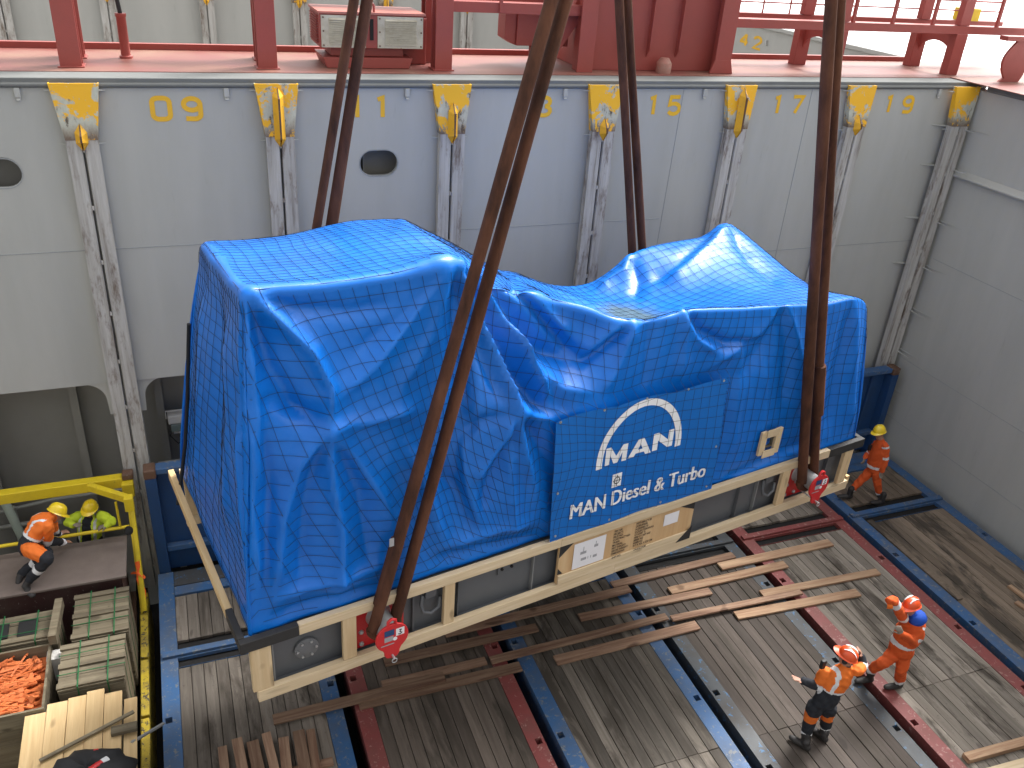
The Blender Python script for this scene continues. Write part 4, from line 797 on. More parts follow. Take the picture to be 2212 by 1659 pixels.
# trunnions
def trunnion(u, w, side, label):
    t = lthing('lifting_trunnion'); tag(t, label, 'trunnion', 'red lifting trunnions on the skid'); s = -1 if side == 'near' else 1; vb = 0.155 if s < 0 else 3.125
    F = lambda mb, n, m, bev=0: mb.build(n, m, t, bev, local=True)
    F(MB().box(u - 0.27, u + 0.30, min(vb, vb + s * 0.03), max(vb, vb + s * 0.03), 0.10, 0.69), 'back_plate', M_tred, 0.006)
    for a in (-0.2, -0.02, 0.2):
        for b in (0.16, 0.33): F(MB().lathe([(0.028, 0), (0.028, 0.015), (0.02, 0.025)], (u + a, vb + s * 0.03, b), (0, s, 0), 10), 'bolt', M_galv)
    v1 = vb + s * 0.38
    F(MB().lathe([(0.145, 0), (0.125, 0.03), (0.118, 0.34), (0.125, 0.35)], (u, vb + s * 0.03, w), (0, s, 0), 32), 'drum', M_galv)
    prof = [(0.185 * math.cos(R_(a)), 0.185 * math.sin(R_(a))) for a in range(-55, 236, 10)] + [(-0.085, -0.20), (-0.085, -0.235), (-0.06, -0.275), (0.0, -0.29), (0.06, -0.275), (0.085, -0.235), (0.085, -0.20)]
    F(MB().prism(prof, (u, v1, w), (1, 0, 0), (0, 0, 1), (0, s * 0.03, 0)), 'keeper_disc', M_tred, 0.008)
    F(MB().tube([(u - 0.045, v1 + s * 0.015, w + 0.17), (u - 0.04, v1 + s * 0.015, w + 0.225), (u, v1 + s * 0.015, w + 0.25), (u + 0.04, v1 + s * 0.015, w + 0.225), (u + 0.045, v1 + s * 0.015, w + 0.17)], 0.018, 8), 'lifting_eye', M_tred)
    ve = v1 + s * 0.032
    if s < 0:
        Q = lambda x0, x1, z0, z1, m, n: F(MB().add([(u + x0, ve, w + z0), (u + x1, ve, w + z0), (u + x1, ve, w + z1), (u + x0, ve, w + z1)], [(0, 1, 2, 3)]), n, m)
        Q(-0.09, 0.02, 0.04, 0.12, M_rdblue, 'rating_plate'); Q(0.04, 0.135, 0.01, 0.11, M_paper, 'hook_sticker'); Q(-0.09, 0.01, -0.035, 0.03, M_grey_i, 'rating_plate'); Q(-0.13, 0.02, -0.085, -0.07, M_grey_i, 'rating_strip')
        F(MB().lathe([(0.024, 0), (0.024, 0.002)], (u + 0.03, ve, w - 0.02), (0, -1, 0), 14), 'round_sticker', M_paper)
        hk = MB(); ribbon(hk, [(u + 0.075, w + 0.09), (u + 0.10, w + 0.085), (u + 0.085, w + 0.065), (u + 0.085, w + 0.055), (u + 0.105, w + 0.04), (u + 0.085, w + 0.022), (u + 0.065, w + 0.035)], 0.012, lambda a, b: (a, ve - 0.002, b)); F(hk, 'hook_mark', M_ink)
    F(MB().tube([(u, vb + s * 0.10, w - 0.235), (u, v1 + s * 0.09, w - 0.245)], 0.012, 8), 'locking_pin', M_galv)
    F(MB().tube([(u + 0.028 * math.cos(R_(a)), v1 + s * 0.09, w - 0.268 + 0.028 * math.sin(R_(a))) for a in range(0, 361, 30)], 0.006, 6, cap=False), 'pin_ring', M_galv)
    return t
TR = {'nl': (1.46, 0.49, 'near'), 'nr': (7.90, 0.48, 'near'), 'fl': (1.46, 0.49, 'far'), 'fr': (7.60, 0.48, 'far')}
tl = {'nl': 'red trunnion with hook sticker on the skid side left of the stencilled plywood', 'nr': 'red trunnion with hook sticker by the walking worker at the skid end', 'fl': 'red trunnion on the far side of the skid under the taller hump', 'fr': 'red trunnion on the far side of the skid at the lower hump'}
apex = {'nl': 4.62, 'nr': 4.62, 'fl': 4.00, 'fr': 4.66}
sll = {'nl': 'thick brown twin leg sling passing in front of the blue tarp', 'nr': 'thick brown twin leg sling by the small wooden window frame', 'fl': 'brown twin leg sling rising behind the taller hump past the fan box', 'fr': 'brown twin leg sling rising behind the lower hump past the plated housing'}
for k, (u, w_, side) in TR.items():
    trunnion(u, w_, side, tl[k]); s = -1 if side == 'near' else 1; vv = (0.155 if s < 0 else 3.125) + s * 0.19
    sg = lthing('lifting_sling'); tag(sg, sll[k], 'sling', 'brown lifting slings of the load')
    rd = 0.130
    for q in (-1, 1):
        n = 26; path = []; rr = []
        for i in range(n + 1):
            t = i / n; ww = w_ + (13.0 - w_) * t
            path.append((u + q * rd + (apex[k] + q * 0.035 - u - q * rd) * t + 0.004 * math.sin(9 * t + q), vv + 0.02 * q + 0.004 * math.sin(7 * t), ww)); rr.append(0.080 - 0.012 * min(1, t * 1.6) + 0.003 * math.sin(23 * t + q * 2))
        MB().tube(path, rr, 10, flat=0.72).build('sling_leg', M_sling, sg, local=True)
    MB().tube([(u + rd * math.cos(R_(a)), vv, w_ + rd * math.sin(R_(a))) for a in range(180, 361, 15)], 0.076, 10, flat=0.72, up=(0, 1, 0)).build('sling_bight', M_sling, sg, local=True)
    if k in ('nl', 'nr'):
        t = 0.055 if k == 'nl' else 0.12; q = -1 if k == 'nl' else 1; c = Vector((u + q * rd + (apex[k] - u - q * rd) * t, vv, w_ + (13.0 - w_) * t)); d = Vector((apex[k] - u - q * rd, 0, 13.0 - w_)).normalized()
        MB().tube([c - d * 0.4, c + d * 0.4], 0.090, 10, flat=0.75).build('wear_sleeve', M_sling, sg, local=True)
        if k == 'nl': MB().box(c.x - 0.02, c.x + 0.03, vv - 0.075, vv - 0.07, c.z + 0.40, c.z + 0.50).build('sling_tag', M_galv, sg, local=True)

# ------------------------------------------------------------ tarpaulin
CP = np.array([(0.40, .45, 4.28), (1.3, .42, 4.25), (2.0, .42, 4.27), (2.40, .42, 4.27), (0.5, 3.0, 3.84), (1.7, 3.0, 3.84), (2.8, 2.9, 3.87), (0.42, 1.7, 4.07), (1.5, 1.7, 4.05), (2.55, 1.7, 4.06), (0.6, 2.4, 3.96),
    (2.8, .52, 4.02), (3.2, .60, 3.82), (3.6, .62, 3.64), (4.05, .55, 3.48), (4.45, .34, 3.36), (4.7, .28, 3.34), (5.3, .28, 3.37), (6.1, .26, 3.28), (6.95, .26, 3.19), (7.8, .3, 3.06), (8.6, .45, 2.95), (8.85, .5, 2.80),
    (3.0, 1.2, 3.84), (3.4, 1.8, 3.60), (3.8, 1.3, 3.40), (4.3, 1.5, 3.12), (5.0, 1.2, 2.82), (5.4, 1.9, 2.60), (6.2, 1.2, 2.80), (6.5, 2.0, 2.70), (7.4, 1.3, 2.96), (7.7, 2.1, 3.00), (8.4, 1.4, 2.88), (8.75, 2.2, 2.92), (8.95, 1.3, 2.66),
    (3.3, 3.0, 3.62), (4.0, 3.0, 3.24), (4.8, 3.0, 2.83), (5.6, 3.0, 2.60), (6.2, 3.0, 2.68), (6.62, 3.0, 2.94), (7.2, 3.0, 3.05), (8.0, 3.0, 3.08), (8.50, 2.95, 3.20), (8.85, 3.0, 2.95)])
def tps_fit(P, lam=0.002):
    n = len(P); d = np.linalg.norm(P[:, None, :2] - P[None, :, :2], axis=2); K = np.where(d > 0, d * d * np.log(d + 1e-12), 0) + lam * np.eye(n); Q = np.c_[np.ones(n), P[:, :2]]
    A = np.block([[K, Q], [Q.T, np.zeros((3, 3))]]); return np.linalg.solve(A, np.r_[P[:, 2], 0, 0, 0])
TC = tps_fit(CP)
def wtop(u, v):
    sh = u.shape; p = np.stack([u.ravel(), v.ravel()], 1); d = np.linalg.norm(p[:, None] - CP[None, :, :2], axis=2)
    return ((np.where(d > 0, d * d * np.log(d + 1e-12), 0)) @ TC[:-3] + TC[-3] + p @ TC[-2:]).reshape(sh)
def lattice(x, y, seed):
    r = np.random.default_rng(seed).random((64, 64)); xi = np.floor(x).astype(int); yi = np.floor(y).astype(int); fx = x - xi; fy = y - yi; fx = fx * fx * (3 - 2 * fx); fy = fy * fy * (3 - 2 * fy); g = lambda a, b: r[a % 64, b % 64]
    return (g(xi, yi) * (1 - fx) + g(xi + 1, yi) * fx) * (1 - fy) + (g(xi, yi + 1) * (1 - fx) + g(xi + 1, yi + 1) * fx) * fy - 0.5
NT_, NU, NV = 96, 250, 64
Aax = np.r_[np.linspace(-1, 0, NT_)[:-1], np.linspace(0, 1, NU), np.linspace(1, 2, 46)[1:]]
Bax = np.r_[np.linspace(-1, 0, NT_)[:-1], np.linspace(0, 1, NV), np.linspace(1, 2, 30)[1:]]
AA, BB = np.meshgrid(Aax, Bax, indexing='ij')
ac = np.clip(AA, 0, 1); bc = np.clip(BB, 0, 1); ea = AA - ac; eb = BB - bc
tt = np.clip(np.hypot(ea, eb), 0, 1)
ul_ = 0.40 + 0.24 * bc; ut = ul_ + (8.80 - ul_) * ac
vn = np.interp(ut, [0, 2.3, 2.8, 3.2, 3.7, 4.1, 4.5, 5, 7, 8.4, 9], [.42, .42, .50, .58, .60, .50, .32, .22, .22, .34, .5]); vf = np.full_like(vn, 2.98)
vt = vn + (vf - vn) * bc
wt = wtop(ut, vt)
ub = 0.10 + (8.92 - 0.10) * ac; vb_ = 0.11 + (3.17 - 0.11) * bc
swag = np.clip((ut - 2.45) / 0.35, 0, 1) * np.clip((4.75 - ut) / 0.5, 0, 1) * (BB < 0); swag = swag * swag * (3 - 2 * swag)
prof = np.where(tt > 0, tt ** 0.85, 0); x_ = np.clip(tt / 0.40, 0, 1); prof = prof * (1 - swag) + (0.15 * x_ + 0.85 * x_ * x_ * (2 - x_)) * swag
U = ut + (ub - ut) * prof; V = vt + (vb_ - vt) * prof; W_ = wt + (0.80 - wt) * tt
# corner gathers: spare cloth bunches outward in soft pleats
th = np.arctan2(np.abs(eb), np.abs(ea) + 1e-9); corner = (np.abs(ea) > 1e-6) & (np.abs(eb) > 1e-6)
gath = np.where(corner, np.sin(2 * th) * (0.03 + 0.03 * tt) * np.minimum(1, tt * 4) * (1 - tt ** 4) * (0.75 + 0.35 * np.sin(th * 14)), 0)
U += np.sign(ea) * gath * 0.8 * np.where(corner, 1, 0); V += np.sign(eb) * gath * 0.5 * np.where(corner, 1, 0)
G3 = np.stack([U, V, W_], -1)
def smooth(g, n, msk=None):
    for _ in range(n):
        h = g.copy(); h[1:-1, 1:-1] = 0.5 * g[1:-1, 1:-1] + 0.125 * (g[2:, 1:-1] + g[:-2, 1:-1] + g[1:-1, 2:] + g[1:-1, :-2]); g = h if msk is None else g + (h - g) * msk[..., None]
    return g
G3 = smooth(G3, 3)
def gnormal(g):
    du = np.gradient(g, axis=0); dv = np.gradient(g, axis=1); n = np.cross(du, dv); return n / (np.linalg.norm(n, axis=-1, keepdims=True) + 1e-9)
N3 = gnormal(G3)
px, py = projv(toworld(G3)); nw = N3[..., :1] * EX + N3[..., 1:2] * EY + N3[..., 2:] * np.array([0, 0, 1.0]); vis = ((CAM_C - toworld(G3)) * nw).sum(-1) > 0
def seg_field(px, py, pts):
    """distance in picture pixels to a polyline and position 0..1 along it"""
    best = np.full(px.shape, 1e9); pos = np.zeros(px.shape); P = np.array(pts, float); L = np.r_[0, np.cumsum(np.linalg.norm(np.diff(P, axis=0), axis=1))]
    for i in range(len(P) - 1):
        a = P[i]; d = P[i + 1] - a; l2 = d @ d; t = np.clip(((px - a[0]) * d[0] + (py - a[1]) * d[1]) / l2, 0, 1); dd = np.hypot(px - a[0] - t * d[0], py - a[1] - t * d[1])
        m = dd < best; best = np.where(m, dd, best); pos = np.where(m, (L[i] + t * math.sqrt(l2)) / L[-1], pos)
    return best, pos
# folds traced from the photograph: polyline, height (m, + outward), half width (px), softness
FOLDS = [
 ([(545, 640), (600, 690), (670, 756), (706, 830), (703, 905)], 0.10, 17), ([(540, 660), (585, 800), (640, 880), (692, 915)], -0.09, 26), ([(528, 650), (540, 760), (552, 900), (556, 1060)], 0.07, 16), ([(560, 640), (640, 668), (760, 672), (850, 655)], -0.05, 15),
 ([(972, 575), (900, 660), (800, 790), (720, 860)], 0.06, 26), ([(960, 590), (860, 690), (770, 760)], -0.045, 20), ([(975, 575), (930, 720), (870, 830)], 0.045, 22), ([(978, 580), (985, 690), (992, 800), (1000, 870)], -0.07, 20),
 ([(992, 578), (1020, 660), (1068, 770), (1110, 884)], 0.13, 15), ([(1006, 590), (1050, 700), (1100, 800), (1160, 870), (1212, 905)], -0.13, 20), ([(1030, 590), (1080, 680), (1130, 780), (1190, 860)], 0.09, 16), ([(985, 600), (1030, 740), (1085, 870)], -0.07, 12),
 ([(1045, 590), (1100, 690), (1160, 750), (1262, 783)], -0.10, 22), ([(1075, 585), (1150, 660), (1215, 730), (1268, 780)], -0.09, 10), ([(1085, 590), (1165, 665), (1235, 730)], 0.07, 14), ([(1268, 782), (1310, 745), (1362, 698)], -0.09, 10), ([(1262, 765), (1320, 715), (1380, 700)], 0.05, 16),
 ([(1100, 720), (1150, 790), (1210, 840), (1290, 850)], 0.06, 26), ([(1090, 690), (1130, 790), (1180, 850)], 0.05, 9), ([(1150, 790), (1200, 860), (1240, 900)], -0.05, 14),
 ([(700, 925), (640, 1000), (605, 1120), (590, 1280)], 0.08, 22), ([(705, 930), (712, 1030), (735, 1150), (728, 1290)], 0.09, 20), ([(708, 928), (760, 980), (830, 1080), (870, 1180)], 0.06, 22), ([(690, 930), (660, 1080), (650, 1260)], -0.07, 22), ([(712, 935), (775, 1060), (800, 1220)], -0.06, 22),
 ([(700, 915), (800, 905), (900, 880)], 0.05, 20), ([(690, 900), (620, 880), (560, 860)], -0.05, 18), ([(560, 920), (580, 1050), (570, 1300)], -0.06, 16), ([(500, 700), (510, 900), (500, 1150)], 0.05, 14), ([(470, 640), (470, 850), (470, 1080)], -0.05, 12), ([(445, 640), (440, 850), (435, 1080)], 0.05, 11), ([(535, 900), (540, 1100), (560, 1280)], 0.06, 14),
 ([(1108, 890), (1095, 960), (1060, 1040), (1040, 1110)], -0.08, 14), ([(1112, 890), (1130, 980), (1165, 1080), (1200, 1150)], 0.09, 14), ([(1118, 890), (1165, 960), (1205, 1040), (1215, 1120)], -0.10, 18), ([(1106, 892), (1070, 960), (1020, 1040)], 0.06, 14), ([(1000, 950), (1008, 1050), (1040, 1140)], 0.05, 14), ([(1090, 900), (1100, 1030), (1110, 1150)], 0.05, 14),
 ([(1112, 886), (1160, 900), (1210, 912)], 0.06, 14), ([(1000, 930), (1060, 905), (1108, 888)], -0.06, 14), ([(930, 1000), (990, 1060), (1020, 1150)], -0.05, 16), ([(880, 960), (930, 1080), (960, 1180)], 0.05, 20),
 ([(1478, 672), (1510, 715), (1570, 742), (1640, 735)], -0.07, 12), ([(1472, 668), (1500, 730), (1545, 760)], 0.05, 10), ([(1690, 660), (1640, 715), (1560, 770), (1500, 810)], 0.05, 18), ([(1688, 664), (1650, 740), (1590, 820)], -0.05, 18), ([(1692, 660), (1700, 760), (1690, 880)], -0.05, 14), ([(1700, 660), (1725, 780), (1720, 900)], 0.05, 14),
 ([(1480, 680), (1475, 760), (1470, 840)], 0.04, 14), ([(1365, 700), (1340, 770), (1300, 850)], 0.05, 16), ([(1400, 690), (1395, 780), (1390, 850)], -0.03, 16), ([(1840, 660), (1810, 800), (1790, 930)], -0.06, 12), ([(1850, 660), (1838, 800), (1835, 930)], 0.05, 11), ([(1650, 780), (1650, 880), (1640, 990)], 0.03, 14), ([(1600, 760), (1590, 860), (1580, 980)], 0.04, 18),
 ([(1440, 1100), (1540, 1060), (1650, 1010), (1760, 960)], 0.05, 16), ([(1560, 1040), (1660, 985), (1750, 950)], -0.05, 13), ([(1575, 490), (1500, 560), (1440, 610)], 0.06, 18), ([(1545, 500), (1470, 570), (1400, 610)], -0.05, 16), ([(1580, 492), (1620, 560), (1690, 620)], -0.05, 18), ([(1365, 548), (1350, 590), (1290, 630)], 0.06, 14), ([(1362, 555), (1380, 610), (1370, 650)], -0.04, 14),
 ([(980, 566), (1060, 600), (1200, 640), (1330, 690)], 0.05, 18), ([(985, 580), (1050, 610), (1150, 640)], -0.06, 12), ([(440, 530), (520, 630)], 0.04, 14), ([(520, 632), (700, 620), (850, 600), (975, 566)], 0.03, 16),
 ([(850, 480), (910, 520), (975, 566)], 0.05, 20), ([(600, 1290), (720, 1250), (860, 1210)], 0.05, 14), ([(590, 1330), (720, 1290), (830, 1260)], -0.05, 12), ([(960, 1180), (1080, 1140), (1190, 1120)], 0.05, 14), ([(940, 1210), (1060, 1180), (1190, 1150)], -0.05, 12)]
disp = np.zeros(px.shape)
for bx_, by_, am_, rd_ in ((1112, 886, 0.13, 34), (702, 922, 0.10, 40), (1266, 782, -0.06, 40), (1180, 770, -0.07, 70)): disp += np.where(vis, am_ * np.exp(-(np.hypot(px - bx_, py - by_) / rd_) ** 1.4), 0)
for pts, amp, wd in FOLDS:
    amp *= 1.22; wd *= 0.95
    d, pos = seg_field(px, py, pts); prof_ = 1.5 * np.exp(-(d / wd) ** 1.0) if amp > 0 else 1.15 * np.exp(-(d / wd) ** 1.5); tap = np.clip(np.minimum(pos * 5 + 0.35, (1 - pos) * 5 + 0.25), 0, 1)
    disp += np.where(vis, amp * prof_ * tap, 0)
a_m = np.where(AA < 0, AA * 3.2, np.where(AA > 1, 8.4 + (AA - 1) * 2.2, AA * 8.4)); b_m = np.where(BB < 0, BB * 2.7, np.where(BB > 1, 2.6 + (BB - 1) * 2.5, BB * 2.6))
side = np.clip(tt * 4, 0, 1); along = np.where(np.abs(eb) >= np.abs(ea), a_m, b_m); down = tt * 2.6
disp += side * (0.030 * lattice(along * 2.1 + 0.5 * lattice(along, down * 1.5, 5), down * 0.42, 3) + 0.014 * lattice(along * 4.6 + down * 0.3, down * 0.8 + 9, 4) + 0.006 * lattice(along * 8, down * 2.2, 8))
disp += 0.028 * lattice(a_m * 1.1 + 7, b_m * 1.1 + 3, 6) + 0.012 * lattice(a_m * 2.6 + b_m, b_m * 2.4, 7) + 0.005 * lattice(a_m * 6 + 2, b_m * 6, 9)
in_ban = (G3[..., 0] > 3.35) & (G3[..., 0] < 6.15) & (BB < 0) & (G3[..., 2] < 2.62)
mban = np.clip((2.80 - G3[..., 2]) / 0.40, 0, 1) * np.clip((G3[..., 0] - 3.1) / 0.4, 0, 1) * np.clip((6.35 - G3[..., 0]) / 0.3, 0, 1) * (BB < 0.02); mban = mban * mban * (3 - 2 * mban); disp = disp * (1 - mban) + (np.minimum(disp * 0.4, 0.02) - 0.025) * mban
T3 = G3 + N3 * disp[..., None]; T3 = 0.5 * T3 + 0.5 * smooth(T3, 1)
T3[..., 1] = np.where((BB < 0) & (np.abs(eb) > 0.9), np.maximum(T3[..., 1], 0.085), T3[..., 1]); T3[..., 0] = np.where((AA < 0) & (np.abs(ea) > 0.9), np.maximum(T3[..., 0], 0.055), T3[..., 0])
T3[..., 2] = np.maximum(T3[..., 2], 0.77)
na, nb = AA.shape; idx = np.arange(na * nb).reshape(na, nb)
F4 = np.stack([idx[:-1, :-1], idx[1:, :-1], idx[1:, 1:], idx[:-1, 1:]], -1).reshape(-1, 4)
me = bpy.data.meshes.new('tarpaulin'); me.from_pydata(T3.reshape(-1, 3).tolist(), [], F4.tolist()); me.materials.append(M_tarp); me.polygons.foreach_set('use_smooth', [True] * len(F4)); me.update()
tarp = lplace(link('tarpaulin', me)); tag(tarp, 'glossy blue tarpaulin draped over the two humps of the engine', 'tarpaulin')
md = tarp.modifiers.new('thickness', 'SOLIDIFY'); md.thickness = 0.004; md.offset = -1
# ------------------------------------------------------------ printed banner on the tarp
def ban_v(u, w): return 0.015 + 0.030 * (w - 0.85) + 0.010 * math.sin(u * 2.6 + w * 1.3) + 0.006 * math.sin(u * 6 + w * 4.2) + 0.008 * max(0, 1.2 - w) * math.sin(u * 8)
bn = lthing('banner'); tag(bn, 'printed blue banner reading MAN Diesel & Turbo tied to the tarpaulin side', 'banner')
nu_, nw_ = 60, 40; vs = []
for i in range(nu_ + 1):
    for j in range(nw_ + 1):
        a = i / nu_; b = j / nw_; u = 3.50 + 2.50 * a + 0.05 * (1 - b); wv = 0.835 + b * (1.635 - 0.03 * abs(math.sin(a * 3 * math.pi)) ** 0.5 * -1 - 0.03); vs.append((u, ban_v(u, wv), wv))
MB().add(vs, [(i * (nw_ + 1) + j, (i + 1) * (nw_ + 1) + j, (i + 1) * (nw_ + 1) + j + 1, i * (nw_ + 1) + j + 1) for i in range(nu_) for j in range(nw_)], 0, True).build('banner_sheet', M_banner, bn, local=True)
bv = lambda a, b: ban_v(a, b) - 0.013
for q_ in range(3): lettering('MAN Diesel & Turbo', 3.794 + 0.007 * q_, 1.085, 2.07, 0.20, lambda a, b: bv(a, b) - 0.0012 * q_, 'lettering', M_white, bn, 0.0)
def flatpoly(pts, nm): MB().add([(a, ban_v(a, b) - 0.006, b) for a, b in pts], [tuple(range(len(pts)))]).build(nm, M_white, bn, local=True)
def strip(pts, wd, nm, mat=M_white, off=0.006): mb = MB(); ribbon(mb, pts, wd, lambda a, b: (a, ban_v(a, b) - off, b)); return mb.build(nm, mat, bn, local=True)
ca, cw = 4.745, 1.70
strip([(ca - 0.585, 1.655)] + [(ca - 0.585 * math.cos(R_(a)), cw + 0.70 * math.sin(R_(a))) for a in range(3, 178, 5)] + [(ca + 0.585, 1.67)], 0.088, 'logo_arch')
def glyph(polys, u0, w0, wd, ht):
    for p in polys:
        mb = MB(); mb.add([(u0 + x * wd, ban_v(u0 + x * wd, w0 + y * ht) - 0.006, w0 + y * ht) for x, y in p], [tuple(range(len(p)))]); mb.build('logo_letter', M_white, bn, local=True)
GM = [[(0, 0), (.22, 0), (.22, .55), (.22, 1), (0, 1)], [(.22, 1), (.22, .55), (.41, 0), (.5, 0), (.5, .42)], [(.78, 1), (.5, .42), (.5, 0), (.59, 0), (.78, .55)], [(.78, 0), (1, 0), (1, 1), (.78, 1), (.78, .55)]]
GA = [[(0, 0), (.25, 0), (.32, .18), (.40, .38), (.5, .68), (.5, 1), (.38, 1)], [(1, 0), (.62, 1), (.5, 1), (.5, .68), (.60, .38), (.68, .18), (.75, 0)], [(.32, .18), (.68, .18), (.60, .38), (.40, .38)]]
GN = [[(0, 0), (.25, 0), (.25, .55), (.25, 1), (0, 1)], [(.25, 1), (.25, .55), (.75, 0), (.75, .45)], [(.75, 0), (1, 0), (1, 1), (.75, 1), (.75, .45)]]
glyph(GM, 4.245, 1.675, 0.31, 0.235); glyph(GA, 4.575, 1.69, 0.34, 0.235); glyph(GN, 4.93, 1.70, 0.31, 0.235)
flatpoly([(4.385, 1.33), (4.525, 1.33), (4.525, 1.515), (4.385, 1.515)], 'centre_mark')
strip([(4.455 + 0.042 * math.cos(R_(a)), 1.42 + 0.045 * math.sin(R_(a))) for a in range(0, 361, 24)], 0.012, 'centre_ring', M_ink, 0.009); strip([(4.455, 1.345), (4.455, 1.50)], 0.009, 'centre_cross', M_ink, 0.010); strip([(4.395, 1.42), (4.515, 1.42)], 0.009, 'centre_cross', M_ink, 0.011)
for u, wv in ((3.56, 2.43), (4.15, 2.44), (4.75, 2.45), (5.35, 2.45), (5.93, 2.43), (3.6, 1.5), (5.98, 1.5), (3.62, 0.9), (4.4, 0.88), (5.2, 0.88), (5.95, 0.9)): MB().lathe([(0.016, 0), (0.016, 0.006), (0.009, 0.006)], (u, ban_v(u, wv) - 0.001, wv), (0, -1, 0), 10).build('grommet', M_galv, bn, local=True)
# ------------------------------------------------------------ cargo net over everything
def samp(grid, a, b):
    fa = np.interp(a, Aax, np.arange(na)); fb = np.interp(b, Bax, np.arange(nb)); i = np.clip(fa.astype(int), 0, na - 2); j = np.clip(fb.astype(int), 0, nb - 2); x = (fa - i)[..., None]; y = (fb - j)[..., None]
    return (grid[i, j] * (1 - x) + grid[i + 1, j] * x) * (1 - y) + (grid[i, j + 1] * (1 - x) + grid[i + 1, j + 1] * x) * y
TS = smooth(T3, 6); TN = gnormal(TS)
def unm(m, lo, mid, hi): return np.where(m < 0, m / lo, np.where(m > mid, 1 + (m - mid) / hi, m / mid))
sp = 0.136; H2 = 2
PER = [('left', 2.55), ('cornL', 0.30), ('near', 8.4), ('cornR', 0.30), ('right', 2.55)]; PS = np.r_[0, np.cumsum([l for _, l in PER])]
def skirt_ab(s, t):
    """perimeter distance (from the far left corner, round the near side) and depth 0..1 -> sheet parameters"""
    A_ = np.zeros_like(s); B_ = np.zeros_like(s)
    m = s < PS[1]; A_ = np.where(m, -t, A_); B_ = np.where(m, 1 - s / 2.55, B_)
    m = (s >= PS[1]) & (s < PS[2]); an = (s - PS[1]) / 0.30 * math.pi / 2; A_ = np.where(m, -t * np.cos(an), A_); B_ = np.where(m, -t * np.sin(an), B_)
    m = (s >= PS[2]) & (s < PS[3]); A_ = np.where(m, (s - PS[2]) / 8.4, A_); B_ = np.where(m, -t, B_)
    m = (s >= PS[3]) & (s < PS[4]); an = (s - PS[3]) / 0.30 * math.pi / 2; A_ = np.where(m, 1 + t * np.sin(an), A_); B_ = np.where(m, -t * np.cos(an), B_)
    m = s >= PS[4]; A_ = np.where(m, 1 + t, A_); B_ = np.where(m, (s - PS[4]) / 2.55, B_)
    return A_, B_
def lift(A_, B_):
    P = samp(T3, A_, B_) + samp(TN, A_, B_) * 0.009; S = samp(TS, A_, B_) + samp(TN, A_, B_) * 0.014; P = 0.55 * P + 0.45 * S
    inb = (P[..., 0] > 3.45) & (P[..., 0] < 6.05) & (B_ < -0.01) & (P[..., 2] < 2.5)
    bvv = 0.015 + 0.030 * (P[..., 2] - 0.85) + 0.010 * np.sin(P[..., 0] * 2.6 + P[..., 2] * 1.3) + 0.006 * np.sin(P[..., 0] * 6 + P[..., 2] * 4.2) + 0.008 * np.maximum(0, 1.2 - P[..., 2]) * np.sin(P[..., 0] * 8)
    P[..., 1] = np.where(inb, np.minimum(P[..., 1], bvv - 0.021), P[..., 1]); return P
def net_skirt(p, q):
    s0 = p * sp; dep = q * sp; lf = np.clip((PS[2] + 3.6 - s0) / 3.4, 0, 1) * np.clip((s0 - 1.2) / 1.8, 0, 1)
    s = s0 + 0.60 * dep * lf + 0.08 * (2 * lattice(s0 * 1.1, dep * 1.1, 21)) - 0.05 * dep; dz = dep + 0.09 * 2 * lattice(s0 * 0.9, dep * 1.0 + 8, 22) * np.clip(dep * 2, 0, 1) + 0.28 * lf * np.clip(dep, 0, 1) * (0.5 - 0.5 * np.cos(s0 * 1.2)) - 0.06 * np.clip(dep, 0, 1) * (1 - lf) * np.sin(s0 * 1.1)
    hgt = np.where(s < PS[2], 3.35, np.interp(s, [PS[2], PS[2] + 2.1, PS[2] + 2.7, PS[2] + 3.3, PS[2] + 4.2, PS[3]], [3.45, 3.45, 3.1, 2.9, 2.6, 2.1])); t = dz / hgt; ok = (t < 0.985) & (t >= 0) & (s > 0.02) & (s < PS[5] - 0.02)
    return lift(*skirt_ab(np.clip(s, 0, PS[5] - 1e-3), np.clip(t, 0, 1))), ok
def net_top(p, q):
    a = p * sp; b = q * sp; a2 = a + 0.06 * 2 * lattice(a * 1.2 + 4, b * 1.3, 23) * np.clip(b * 3, 0, 1); b2 = b + 0.06 * 2 * lattice(a * 1.2, b * 1.2 + 8, 24) * np.clip(b * 3, 0, 1)
    A_ = a2 / 8.4; B_ = np.where(b2 > 2.6, 1 + (b2 - 2.6) / 2.5, b2 / 2.6); ok = (A_ >= 0) & (A_ <= 1) & (B_ >= 0) & (B_ < 1.4); return lift(np.clip(A_, 0, 1), B_), ok
nv, nf = [], []
def strands(Pq, okq):
    n, m = okq.shape
    for i in range(n):
        run = []
        for j in range(m + 1):
            if j < m and okq[i, j]: run.append(Pq[i, j])
            else:
                if len(run) > 2:
                    R0 = np.array(run); d = np.gradient(R0, axis=0); d /= np.linalg.norm(d, axis=1, keepdims=True) + 1e-9; s = np.cross(d, np.array([0.31, -0.7, 0.64])); s /= np.linalg.norm(s, axis=1, keepdims=True) + 1e-9; t = np.cross(s, d); o = len(nv)
                    for k in range(3):
                        pass
                    ring = np.stack([R0 + NR_ * (s * math.cos(2.094 * k) + t * math.sin(2.094 * k)) for k in range(3)], 1).reshape(-1, 3); nv.extend(ring.tolist())
                    for q in range(len(run) - 1):
                        for k in range(3): nf.append((o + q * 3 + k, o + q * 3 + (k + 1) % 3, o + q * 3 + 3 + (k + 1) % 3, o + q * 3 + 3 + k))
                run = []
NR_ = 0.0023
